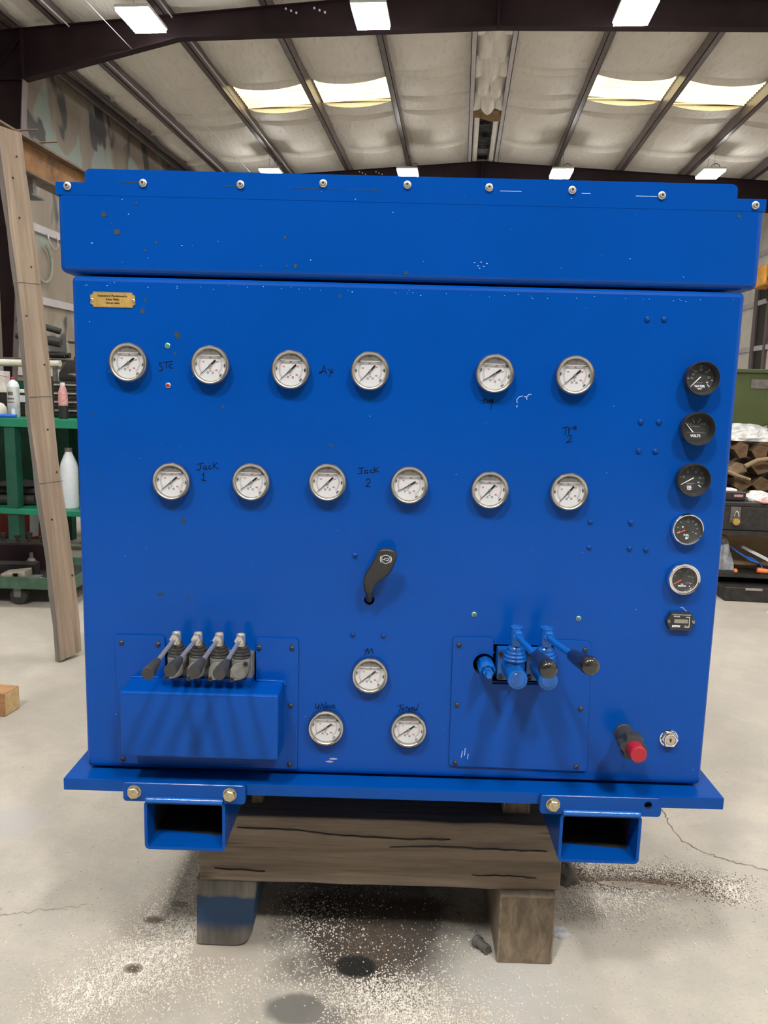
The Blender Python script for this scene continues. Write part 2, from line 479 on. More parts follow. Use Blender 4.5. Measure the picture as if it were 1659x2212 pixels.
def rrect(x0, z0, x1, z1, r, n=4, corners=(1, 1, 1, 1)):
    P = []
    for (cx, cz, a0, on, px, pz) in ((x1 - r, z1 - r, 0, corners[0], x1, z1), (x0 + r, z1 - r, 90, corners[1], x0, z1), (x0 + r, z0 + r, 180, corners[2], x0, z0), (x1 - r, z0 + r, 270, corners[3], x1, z0)):
        if on:
            for i in range(n + 1):
                a = R(a0 + 90 * i / n); P.append((cx + r * math.cos(a), cz + r * math.sin(a)))
        else: P.append((px, pz))
    return P
def disc(x, z, r, n=20, y0=0): return [(x + r * math.cos(2 * PI * i / n), z + r * math.sin(2 * PI * i / n)) for i in range(n)]

# =================================================================== THE BUILDING
Y1, Y2 = 11.05, 19.8
XR = 0.44
XL, XW = -7.5, 8.3
Zp = lambda x: 7.08 - 0.065 * abs(x - XR)      # underside of the purlins
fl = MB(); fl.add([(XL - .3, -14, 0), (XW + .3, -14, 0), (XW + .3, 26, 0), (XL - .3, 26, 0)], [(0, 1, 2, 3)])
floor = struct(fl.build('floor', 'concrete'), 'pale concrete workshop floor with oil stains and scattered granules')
def crack(pts, wd):
    mb = MB(); P = []
    for (a, b), (c, d) in zip(pts, pts[1:]):
        n = 7
        for i in range(n):
            u = i / n; P.append(Vector((a + (c - a) * u + random.uniform(-.006, .006), b + (d - b) * u + random.uniform(-.006, .006))))
    P.append(Vector(pts[-1])); vs = []; fs = []
    for i, p in enumerate(P):
        d = (P[min(i + 1, len(P) - 1)] - P[max(0, i - 1)]).normalized(); nn = Vector((-d.y, d.x)) * wd * random.uniform(0.4, 1.2)
        vs += [(p.x + nn.x, p.y + nn.y, 0.0006), (p.x - nn.x, p.y - nn.y, 0.0006)]
    for i in range(len(P) - 1): fs.append((2 * i, 2 * i + 1, 2 * i + 3, 2 * i + 2))
    mb.add(vs, fs)
    return mb.build('floor_crack', 'crack', floor)
crack([(-.93, .172), (-.88, .186), (-.835, .206), (-.79, .215), (-.735, .24)], .0011)
crack([(.752, .90), (.758, .82), (.768, .715), (.81, .68), (.856, .644), (.905, .625), (.965, .603)], .0022)
crack([(.965, .603), (1.1, .56), (1.3, .53)], .0018)

# roof deck, insulation blankets between the purlins, roof lights
dk = MB()
dk.add([(XL, -14, Zp(XL) + .36), (XR, -14, Zp(XR) + .36), (XW, -14, Zp(XW) + .36), (XL, 26, Zp(XL) + .36), (XR, 26, Zp(XR) + .36), (XW, 26, Zp(XW) + .36)],
       [(0, 3, 4, 1), (1, 4, 5, 2)])
ceiling = struct(dk.build('ceiling', 'insulation'), 'low pitched roof lined with sagging off white insulation')
PX = [-7.28, -6.2, -4.56, -2.98, -1.39, 0.09]
PXR = [0.79, 2.24, 3.87, 5.47, 7.05, 8.2]
SEAMS = [7.9, 10.05, 12.2, 14.5, 15.75, 16.55, 18.9, 21.1, 23.3, 25.9]
_blank = {}
def blanket(x0, x1, y0, y1):
    wd, ln = x1 - x0, y1 - y0
    key = (round(wd, 2), round(ln, 2), (x0 + x1) / 2 < XR)
    if key not in _blank:
        nx, ny = 10, 26; vs = []; fs = []; mb = MB()
        sl = 0.065 if key[2] else -0.065
        for j in range(ny + 1):
            for i in range(nx + 1):
                u, t = i / nx, j / ny
                belly = (1 - abs(2 * t - 1) ** 3.4) * 0.75
                z = -0.17 * belly * (0.25 + 0.75 * math.sin(PI * u) ** .7) * min(1, ln / 1.6) - 0.03 * math.sin(PI * u) - (0.12 * math.sin(PI * u) ** .5 if j in (0, ny) else 0)
                z += 0.012 * math.sin(7 * u + 9 * t) * belly + 0.035 * (1 - min(1, abs(t) / .06)) * 0 + sl * (u - .5) * wd
                vs.append(((u - .5) * wd, t * ln, z))
        for j in range(ny):
            for i in range(nx):
                a = j * (nx + 1) + i; fs.append((a, a + nx + 1, a + nx + 2, a + 1))
        mb.add(vs, fs)
        o = mb.build('insulation_panel', 'insulation', ceiling, smooth=80); _blank[key] = o.data
    else: o = link('insulation_panel', _blank[key], ceiling)
    xm = (x0 + x1) / 2
    o.location = (xm, y0, Zp(xm) + .25)
wn = 0
for xs in (PX, PXR):
    for x0, x1 in zip(xs, xs[1:]):
        for y0, y1 in zip(SEAMS, SEAMS[1:]):
            lit = y0 == 14.5 and any(abs(x0 - q) < .02 for q in (-4.56, -2.98, 2.24, 3.87))
            if not lit: blanket(x0, x1, y0, y1); continue
            wn += 1; mb = MB(); vs = []; fs = []; nx, ny = 2, 40
            for j in range(ny + 1):
                for i in range(nx + 1):
                    x = x0 + (x1 - x0) * (.03 + .95 * i / nx); y = y0 + .03 + (y1 - y0 - .06) * j / ny
                    vs.append((x, y, Zp(x) + .235 + .018 * math.sin(j * 2 * PI / 4)))
            for j in range(ny):
                for i in range(nx):
                    a = j * (nx + 1) + i; fs.append((a, a + nx + 1, a + nx + 2, a + 1))
            mb.add(vs, fs)
            pane = struct(mb.build('window_%d' % wn, 'skylight_glow', smooth=60), 'glowing yellow corrugated roof light')
            fr = MB()
            for yy in (y0, y1): fr.box((x0 + .02, yy - .012, Zp((x0 + x1) / 2) + .215), (x1 - .02, yy + .012, Zp((x0 + x1) / 2) + .25))
            fr.build('window_frame', 'insulation', pane)
            # the daylight itself comes through as emission of the translucent sheet
# purlins: Z sections running the length of the roof
def purlin(x, mat, wd=.075, h=.2, side=1, y0=6.5, y1=25.9):
    mb = MB(); z = 0
    mb.box((-.006, y0, 0), (.006, y1, h)); mb.box((-.006 if side > 0 else -wd, y0, 0), (wd if side > 0 else .006, y1, .008))
    mb.box((wd - .008 if side > 0 else -wd, y0, 0), (wd if side > 0 else -wd + .008, y1, .028))
    mb.box((-wd if side > 0 else -.006, y0, h - .008), (.006 if side > 0 else wd, y1, h))
    mb.build('purlin', mat, ceiling, (x, 0, Zp(x)))
for x in PX[1:-1]: purlin(x, 'purlin_steel', .10, .27, -1)
for x in PXR[1:-1]: purlin(x, 'purlin_steel', .10, .27, 1)
for x in (-7.2, -6.95): purlin(x, 'purlin_steel', .11, .18, 1)
purlin(0.065, 'white_steel', .09, .25, 1); purlin(0.815, 'white_steel', .09, .25, -1)
# conduits fixed under some purlins
for x in (-6.13, -4.5):
    mb = MB(); mb.tube([(0, 6.5, 0), (0, 25, 0)], .013); mb.build('conduit', 'white_steel', ceiling, (x + .04, 0, Zp(x) - .014))
# ridge: quilted blanket, half torn down, then the open ridge ventilator
mb = MB(); vs = []; fs = []; nx, ny = 24, 60; y0, y1 = 11.2, 16.4
for j in range(ny + 1):
    for i in range(nx + 1):
        u, t = i / nx, j / ny
        row = t * 6.0; k = int(row); fr_ = row - k; off = .5 * (k % 2)
        q = abs(math.sin(PI * (u * 2 + off)))
        drop = .17 * (math.sin(PI * fr_ ** 1.6) ** .7) * (.25 + .75 * q) + .05 * math.sin(PI * u) + .01 * random.random()
        vs.append((XR - .30 + .60 * u, y0 + (y1 - y0) * t - .06 * math.sin(PI * (2 * u + off)), 7.24 - drop - .02 * t))
for j in range(ny):
    for i in range(nx):
        a = j * (nx + 1) + i; fs.append((a, a + nx + 1, a + nx + 2, a + 1))
mb.add(vs, fs); mb.build('ridge_insulation', 'insulation', ceiling, smooth=80)
mb = MB(); mb.add([(XR - .31, 16.3, 7.16), (XR - .1, 16.25, 7.12), (XR + .12, 16.3, 7.11), (XR + .30, 16.3, 7.13), (XR + .28, 16.55, 6.98), (XR + .08, 16.6, 6.99), (XR - .12, 16.5, 7.02), (XR - .29, 16.45, 7.03)],
              [(0, 1, 6, 7), (1, 2, 5, 6), (2, 3, 4, 5)])
mb.build('torn_flap', 'cardboard', ceiling)
mb = MB(); mb.box((XR - .3, 16.4, 7.36), (XR + .3, 25.8, 7.375)); mb.box((XR - .3, 16.4, 7.1), (XR - .29, 25.8, 7.37)); mb.box((XR + .29, 16.4, 7.1), (XR + .3, 25.8, 7.37))
for y in np.arange(16.8, 25, .9): mb.box((XR - .13, y, 7.28), (XR + .13, y + .05, 7.36))
mb.build('ridge_vent', 'foil', ceiling)
for sx in (-1, 1):
    for y in np.arange(16.5, 24.8, 1.4):
        mb = MB(); vs = []; fs = []
        for j in range(9):
            for i in range(7):
                a = PI * i / 6
                vs.append((XR + sx * (.215 + .065 * math.cos(a)), y + j * .172, 7.13 - .06 * math.sin(a) + .01 * math.sin(j * 2.1)))
        for j in range(8):
            for i in range(6): fs.append((j * 7 + i, j * 7 + i + 1, j * 7 + i + 8, j * 7 + i + 7))
        mb.add(vs, fs); mb.build('insulation_roll', 'insulation', ceiling, smooth=80)
# rigid frames: rafter (web, flange plates, stiffeners) with tapered columns
BOT = [(XL + .65, 5.87), (-4.35, 6.44), (XR, 6.53), (5.2, 6.44), (XW - .65, 5.87)]
def frame(y):
    mb = MB()
    top = [(x, Zp(x) - .005) for x in (XW - .15, XR, XL + .15)]
    mb.prism([(XL + .2, 5.87)] + BOT + [(XW - .2, 5.87)] + top, y + .07, y + .082)
    web = mb.build('rafter', 'maroon_steel', ceiling)
    mb = MB()
    for (x0, z0), (x1, z1) in zip(BOT, BOT[1:]):
        mb.prism([(x0, z0 - .012), (x1, z1 - .012), (x1, z1 + .004), (x0, z0 + .004)], y, y + .152)
    mb.build('bottom_flange', 'maroon_steel', web)
    mb = MB()
    for (x0, z0), (x1, z1) in zip(top, top[1:]):
        mb.prism([(x0, z0 - .012), (x1, z1 - .012), (x1, z1), (x0, z0)], y, y + .152)
    mb.build('top_flange', 'maroon_steel', web)
    for x, z in ((XL + .66, 5.87), (XW - .66, 5.87), (XR, 6.53)):
        mb = MB(); mb.box((x - .012, y + .004, z), (x + .012, y + .148, Zp(x) - .02)); mb.build('stiffener', 'maroon_steel', web)
    mb = MB(); mb.rod((XR, y - .02, 6.49), (XR, y - .02, Zp(XR) - .01), .017); mb.box((XR - .03, y - .04, 6.47), (XR + .03, y, 6.52)); mb.build('hanger_rod', 'maroon_steel', web)
    for x in (XR - 3.15, XR - 2.72):
        for k in range(3):
            mb = MB(); mb.rod((x + .08 * k, y + .055, 6.83 - .03 * k), (x + .08 * k, y + .07, 6.83 - .03 * k), .017, n=6); mb.build('bolt', 'white_steel', web)
    for sx, xa, xb in ((-1, XL + .1, XL + .66), (1, XW - .1, XW - .66)):
        mb = MB(); mb.prism([(xa, 0), (xa - sx * .07, 0), (xb, 5.87), (xa, 5.87)], y + .07, y + .082)
        c = mb.build('column', 'maroon_steel', WALL[sx])
        mb = MB(); mb.prism([(xa - sx * .07, 0), (xa - sx * .085, 0), (xb - sx * .015, 5.87), (xb, 5.87)], y, y + .152); mb.build('column_flange', 'purlin_steel', c)
        mb = MB(); mb.box((min(xb, xa), y + .004, 5.86), (max(xb, xa), y + .148, 5.875)); mb.build('knee_plate', 'maroon_steel', c)
        mb = MB(); mb.prism([(xa, 5.9), (xa, 5.93), (xb, 6.5), (xb, 6.47)], y + .02, y + .07) if sx < 0 else mb.box((xa, y + .02, 5.9), (xa + .01, y + .07, 5.95))
        mb.build('knee_stiffener', 'maroon_steel', c)
WALL = {}
mb = MB(); mb.box((XL - .06, -14, 0), (XL, 26, Zp(XL) + .36)); WALL[-1] = struct(mb.build('wall_left', 'wall_painted'), 'metal side wall painted in grey, tan and mint patches')
mb = MB(); mb.box((XW, -14, 0), (XW + .06, 26, Zp(XW) + .36)); WALL[1] = struct(mb.build('wall_right', 'wall_white'), 'white insulated side wall on the right')
mb = MB(); mb.prism([(XL, 0), (XW, 0), (XW, Zp(XW) + .36), (XR, Zp(XR) + .36), (XL, Zp(XL) + .36)], 26, 26.06); struct(mb.build('wall_back', 'wall_white'), 'far end wall of the workshop')
for z in (1.35, 2.62, 3.86, 5.2):
    for s_, xx in ((-1, XL), (1, XW)):
        mb = MB(); mb.box((xx, 4, z), (xx - s_ * .05, 25.9, z + .012)); mb.box((xx - s_ * .05, 4, z), (xx - s_ * .062, 25.9, z + .13)); mb.box((xx, 4, z + .12), (xx - s_ * .06, 25.9, z + .132))
        mb.build('wall_girt', 'white_steel', WALL[s_])
for y in (Y1, Y2): frame(y)
mb = MB(); mb.box((XW - .03, 21.25, 0), (XW, 21.95, 4.55)); d1 = struct(mb.build('door_1', 'iron_dark'), 'dark door opening in the far right wall')
mb = MB()
for a, b in (((XW - .08, 21.1, 0), (XW - .005, 21.25, 4.7)), ((XW - .08, 21.95, 0), (XW - .005, 22.2, 4.7)), ((XW - .08, 21.25, 4.55), (XW - .005, 21.95, 4.7))): mb.box(a, b)
mb.build('door_frame', 'purlin_steel', d1)

# LED fixtures hung under the purlins, row by row
def ceiling_light(x, y, label):
    t = thing('ceiling_light', label, 'light', (x, y, 6.35), 0, 'LED panels under the roof')
    mb = MB(); mb.box((-.245, -.36, .004), (.245, .36, .05)); mb.build('housing', 'lamp_body', t, bevel=.008)
    mb = MB(); mb.box((-.23, -.345, -.036), (.23, .345, .003)); mb.build('diffuser', 'led_panel_bright' if y < 0 and abs(x) < 3 else 'led_panel', t)  # glowing sides deepened to throw added light onto the ceiling
    for sy in (-.26, .26):
        mb = MB(); mb.box((-.1, sy - .01, .05), (.1, sy + .01, .075)); mb.build('mounting_bar', 'lamp_body', t)
    top = Zp(x) - 6.35
    for sy in (-.26, .26):
        mb = MB(); mb.rod((0, sy, .07), (0, sy, top), .004, n=6); mb.build('hanger', 'iron_grey', t)
    if y > 15:
        mb = MB(); mb.tube([(.1 * math.sin(a) + .16, .2, .17 + .1 * math.cos(a)) for a in np.linspace(0, 2 * PI, 18)], .007); mb.build('cord', 'iron_dark', t)
    return t
LX = (-4.6, -1.33, 2.24, 5.6)
NM = ('leftmost', 'second', 'third', 'rightmost')
for k, x in enumerate(LX): ceiling_light(x, 10.28, 'bright LED panel below the nearest rafter, %s of its row' % NM[k])
for k, x in enumerate(LX): ceiling_light(x, 18.15, 'small far LED panel just above the blue lid, %s of its row' % NM[k])
for y, w_ in ((-3.7, 'overhead behind the viewer'), (3.3, 'high above the blue machine')):
    for k, x in enumerate(LX): ceiling_light(x, y, 'LED panel %s, %s of its row' % (w_, NM[k]))
mb = MB(); mb.tube([(0, 2, 0), (0, 10, -.03), (0, 18, 0)], .006)
tag(mb.build('steel_cable', 'wire_white', None, (-5.1, 0, 6.33)), 'thin pale cable stretched along the roof at the upper left', 'cable')
# =================================================================== THE BLUE MACHINE
A = R(4.7579)
BASE = Vector((0.0, 0.45, 0.367))
def cabw(x, y, z=0.0):
    c, s = math.cos(A), math.sin(A)
    return (x * c - y * s, x * s + y * c, z)
cab = thing('power_unit_cabinet', 'large blue steel hydraulic power unit with gauge panel, standing on stacked timbers', 'machine', cabw(*BASE), A)
def part(mb, name, mats, at=None, **kw):
    # at None: mesh is in machine coordinates (x right, y inward from the panel, z up from the floor)
    loc = -BASE if at is None else Vector(at) - BASE
    return mb.build(name, mats, cab, tuple(loc), **kw)
ZB, ZT, HW = 0.500, 1.413, 0.585
def cutter(mb):
    return mb.build('cutter', 'cavity', cab, tuple(-BASE))
mb = MB(); mb.box((-HW, 0, ZB + .003), (HW, .90, ZT))
body = part(mb, 'cabinet_body', ['blue_paint', 'cavity'], bevel=.009, seg=3, smooth=40)
cs = []
m_ = MB(); m_.box((-.435, -.05, .62), (-.262, .11, .742)); cs.append(cutter(m_))
m_ = MB(); m_.box((.180, -.05, .698), (.290, .11, .770)); cs.append(cutter(m_))
m_ = MB(); m_.prism(disc(.163, .732, .0205, 24), -.05, .1); cs.append(cutter(m_))
m_ = MB(); m_.prism(disc(-.053, .8475, .0095, 20), -.05, .1); cs.append(cutter(m_))
cut(body, cs)
body['label'] = 'blue enamelled front panel and sides'
# lid with a stepped upright lip along the front
YL = -.001
lq = lambda x, z: (x * 1.0211, 1.227 + (z - 1.227) * 1.0211)
mb = MB()
mb.box((-.6045, YL, 1.4172), (.6045, .915, 1.5655))
lid = part(mb, 'lid', 'blue_paint', bevel=.011, seg=4, smooth=40)
for q in lid.data.polygons:
    if q.area > .002: q.use_smooth = False
mb = MB()
mb.prism([(-.6055, 1.5665), (-.6055, 1.5460), (.6045, 1.5460), (.6045, 1.5660), (.5545, 1.5660)] + rrect(-.5550, 1.557, .5545, 1.5890, .010, 5, (1, 1, 0, 0))[:12] + [(-.5550, 1.5665)], YL - .0004, YL + .003)
o = mb.build('lid_lip', 'blue_paint', lid)
YB = YL - .0004
def bolt_mesh():
    mb = MB()
    mb.lathe([(.0066, 0), (.0066, .0016), (.0058, .0022), (.0048, .0026), (.0046, .0048), (.0038, .0056), (.0022, .0057)], n=20, m=0)
    mb.lathe([(.0023, .0058), (0, .0045)], n=6, m=1)
    return mb
BM = None
for k, (x, z) in enumerate([(-.573, 1.553), (-.446, 1.5605), (-.283, 1.562), (-.145, 1.567), (-.005, 1.568), (.131, 1.567), (.269, 1.566), (.418, 1.561), (.574, 1.549)]):
    x, z = lq(x, z)
    if BM is None: b = bolt_mesh().build('bolt', ['zinc', 'socket_dark'], lid, (x, YB, z), smooth=40); BM = b.data
    else: link('bolt', BM, lid, (x, YB, z))
# scored bend line along the lip
for a, b, z in ((-.487, -.454, 1.5612), (-.345, -.318, 1.5597), (-.31, -.289, 1.5592), (-.20, -.155, 1.5588), (-.14, -.05, 1.5585), (.285, .30, 1.5612), (.375, .41, 1.5592), (.15, .185, 1.562)):
    (a, z2), (b, z2) = lq(a, z), lq(b, z)
    mb = MB(); mb.box((a, YB - .0003, z2 - .0004), (b, YB + .0002, z2 + .0005)); mb.build('bend_mark', 'chip' if a < 0 else 'scratch', lid)
# base frame, fork pockets, bolted tabs
mb = MB(); mb.box((-.615, -.038, .4755), (.615, .96, .4985)); base = part(mb, 'base_plate', 'blue_paint_frame', bevel=.0015, seg=2)
def hexbolt(parent, loc):
    mb = MB()
    mb.lathe([(.0128, 0), (.0128, .0022), (.0105, .0026)], n=24)
    mb.lathe([(.0112, .0024), (.0112, .0092), (.0098, .0106), (.0060, .0108), (0, .0104)], n=6)
    return mb.build('hex_bolt', 'bolt_yellow', parent, loc, rot=(0, random.uniform(0, 1), 0), label='yellow zinc hex bolt')
for sgn, x0, x1, bx, holes in ((-1, -.461, -.310, (-.4995, -.2725), (-.478, -.301)), (1, .3115, .462, (.2725, .496), (.296,))):
    z0, z1, th, r = .3685, .4655, .0055, .009
    mb = MB(); o_ = rrect(x0, z0, x1, z1, r, 4); i_ = rrect(x0 + th, z0 + th, x1 - th, z1 - th, r - .004, 4); n = len(o_)
    vs = []; fs = []
    for y in (-.05, .93):
        vs += [(u, y, w_) for u, w_ in o_] + [(u, y, w_) for u, w_ in i_]
    vs += [(u, .0 + .012 * math.sin(9 * u * 40 + 50 * w_), w_) for u, w_ in i_]; f2 = []
    for i in range(n):
        j = (i + 1) % n
        fs += [(i, j, n + j, n + i), (2 * n + i, 3 * n + i, 3 * n + j, 2 * n + j), (i, 2 * n + i, 2 * n + j, j), (n + i, n + j, 4 * n + j, 4 * n + i)]
        f2.append((4 * n + i, 4 * n + j, 3 * n + j, 3 * n + i))
    mb.add(vs, fs); mb.f += f2; mb.m += [1] * n  # inner walls go black further in: shade of the depth put into colour
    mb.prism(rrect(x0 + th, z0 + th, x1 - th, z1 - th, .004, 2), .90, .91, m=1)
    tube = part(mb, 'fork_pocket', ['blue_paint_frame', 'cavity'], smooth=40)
    mb = MB(); mb.prism(rrect(bx[0], .4635, bx[1], .5005, .006, 3), -.050, -.0385)
    tab = mb.build('mounting_tab', 'blue_paint_frame', tube, bevel=.001, seg=1)
    if sgn > 0: cut(tab, [(lambda m: m.build('cutter', 'cavity', tube))(MB().prism(disc(.471, .4865, .0072, 18), -.06, -.03))])
    mb = MB(); vs = []; fs = []; xa, xb = x0 + .004, x1 - .004; nn = 46
    for i in range(nn + 1):
        x = xa + (xb - xa) * i / nn; k = .5 + .5 * abs(math.sin(i * 1.9)) * random.uniform(.6, 1)
        vs += [(x, -.0492, .4735), (x, -.0525 - .0024 * k, .4705 + .0018 * k), (x, -.0545 - .0022 * k, .4660), (x, -.0495, .4615)]
    for i in range(nn):
        for q in range(3): fs.append((i * 4 + q, i * 4 + 4 + q, i * 4 + 5 + q, i * 4 + 1 + q))
    mb.add(vs, fs); mb.build('weld_bead', 'blue_valve', tube, smooth=80)
    for hx in holes: hexbolt(tube, (hx, -.050, .4835))

# ---- gauge dials
def arc_strip(mb, r0, r1, a0, a1, y, m, n=48):
    # band between two radii; angles run clockwise from straight up
    vs = []; fs = []
    for i in range(n + 1):
        a = a0 + (a1 - a0) * i / n
        vs += [(r0 * math.sin(a), y, r0 * math.cos(a)), (r1 * math.sin(a), y, r1 * math.cos(a))]
    for i in range(n): fs.append((2 * i, 2 * i + 2, 2 * i + 3, 2 * i + 1))
    mb.add(vs, fs, m)
def tick(mb, a, r0, r1, wd, y, m):
    s, c = math.sin(a), math.cos(a); h = wd / 2
    mb.flat([(r0 * s - h * c, r0 * c + h * s), (r0 * s + h * c, r0 * c - h * s), (r1 * s + h * c, r1 * c - h * s), (r1 * s - h * c, r1 * c + h * s)], y, m)
def pressure_parts():
    P = {}
    mb = MB()
    mb.lathe([(.0325, -.03), (.0325, .001), (.0340, .002), (.0342, .0115), (.0336, .0145), (.0320, .0162), (.0302, .0160), (.0286, .0148), (.0278, .0128), (.0273, .0122), (.0272, .0085)], n=56)
    P['pressure_gauge'] = mb.build('tmp', 'steel', smooth=35).data
    mb = MB(); mb.lathe([(.0276, .0086), (0, .0086)], n=48); P['dial'] = mb.build('tmp', 'dial_white').data
    mb = MB(); y = -.0088; a0, a1 = R(-133), R(133)
    arc_strip(mb, .0200, .0203, a0, a1, y, 0)
    arc_strip(mb, .0187, .0189, a0, R(128), y, 1)
    for i in range(61):
        a = a0 + (a1 - a0) * i / 60; big = i % 10 == 0; mid = i % 5 == 0
        tick(mb, a, .0202, .0228 if big else (.0219 if mid else .0213), .00048 if big else .00022, y, 0)
    for i in range(41):
        a = a0 + (R(128) - a0) * i / 40; big = i % 10 == 0
        tick(mb, a, .0166 if big else .0174, .0187, .0004 if big else .0002, y, 1)
    for i in range(1, 7):
        a = a0 + (a1 - a0) * i / 6 ; rt = -a if i < 6 else -a + PI
        put_text(mb, '%d000' % i, .0247 * math.sin(a), .0247 * math.cos(a), .0043, y, 0, rt, .72, .00010)
    put_text(mb, '0', .0232 * math.sin(a0 * 1.0) * .95, .0232 * math.cos(a0) * .9, .0032, y, 0, 0, .8)
    for i in range(1, 5):
        a = a0 + (R(128) - a0) * i / 40 * 10; put_text(mb, '%d00' % i, .0136 * math.sin(a), .0136 * math.cos(a), .0042, y, 1, 0, .70, .00008)
    put_text(mb, 'bar', 0, -.0062, .0030, y, 1, 0, .9); put_text(mb, 'psi', 0, -.0092, .0030, y, 0, 0, .9, .0001)
    for sx in (-.0042, .0042):
        arc_strip(mb, .0011, .0019, 0, 2 * PI, y, 0, 14)
        n_ = 30
        for q in range(len(mb.v) - n_, len(mb.v)):
            vx, vy, vz = mb.v[q]; mb.v[q] = (vx + sx, vy, vz - .0128)
    P['dial_markings'] = mb.build('tmp', ['ink', 'red_ink']).data
    mb = MB(); y = -.0104; aN = R(-135)
    d = Vector((math.sin(aN), math.cos(aN))); n2 = Vector((-d.y, d.x))
    def q(l, wdt): return d * l + n2 * wdt
    pl = [q(.0262, .0002), q(.0262, -.0002), q(0, -.0009), q(-.004, -.0013), q(-.0115, -.0016), q(-.0128, -.0011), q(-.0133, 0), q(-.0128, .0011), q(-.0115, .0016), q(-.004, .0013), q(0, .0009)]
    mb.prism([tuple(p) for p in pl], y, y + .0005, m=0)
    mb.lathe([(.0022, .0098), (.0022, .0116), (.0016, .0122), (0, .0122)], n=20, m=1)
    P['needle'] = mb.build('tmp', ['ink', 'iron_grey']).data
    mb = MB(); a = R(51); seg = [(.0273 * math.sin(-a + 2 * a * i / 20), .0273 * math.cos(-a + 2 * a * i / 20)) for i in range(21)]
    mb.flat(seg, -.0123); P['air_gap'] = mb.build('tmp', 'air_gap').data
    zc = .0277 * math.cos(a)
    mb = MB(); mb.tube([(-.0175, -.0122, zc - .0001), (-.015, -.0124, zc - .0009), (.015, -.0124, zc - .0009), (.0175, -.0122, zc - .0001)], .00045, 6); P['fluid_level'] = mb.build('tmp', 'dial_white').data
    mb = MB(); mb.lathe([(.0279, .0126), (0, .0130)], n=48); P['lens'] = mb.build('tmp', 'lens').data
    for o in [o for o in COL.objects if o.name.startswith('tmp')]: bpy.data.objects.remove(o)
    return P
PG = pressure_parts()
GA = [(-.485, 1.266, 35.3), (-.341, 1.265, 41.9), (-.200, 1.2605, 41.9), (-.061, 1.262, 45.7), (.157, 1.263, 31), (.297, 1.264, 41.4),
      (-.412, 1.058, 39), (-.269, 1.061, 36.4), (-.132, 1.064, 42.2), (.014, 1.063, 29.2), (.158, 1.058, 45), (.299, 1.059, 48.4),
      (-.048, .706, 37), (-.128, .601, 34), (.027, .602, 33.5)]
for x, z, an in GA:
    loc = Vector((x, 0, z)) - BASE; th = R(45 - an - 1.5)
    g = link('pressure_gauge', PG['pressure_gauge'], cab, loc, label='round steel rimmed pressure gauge with white dial' if (x, z) == (GA[0][0], GA[0][1]) else None)
    for nm in ('dial', 'dial_markings', 'needle'): link(nm, PG[nm], g, rot=(0, th, 0))
    for nm in ('air_gap', 'fluid_level', 'lens'): link(nm, PG[nm], g)

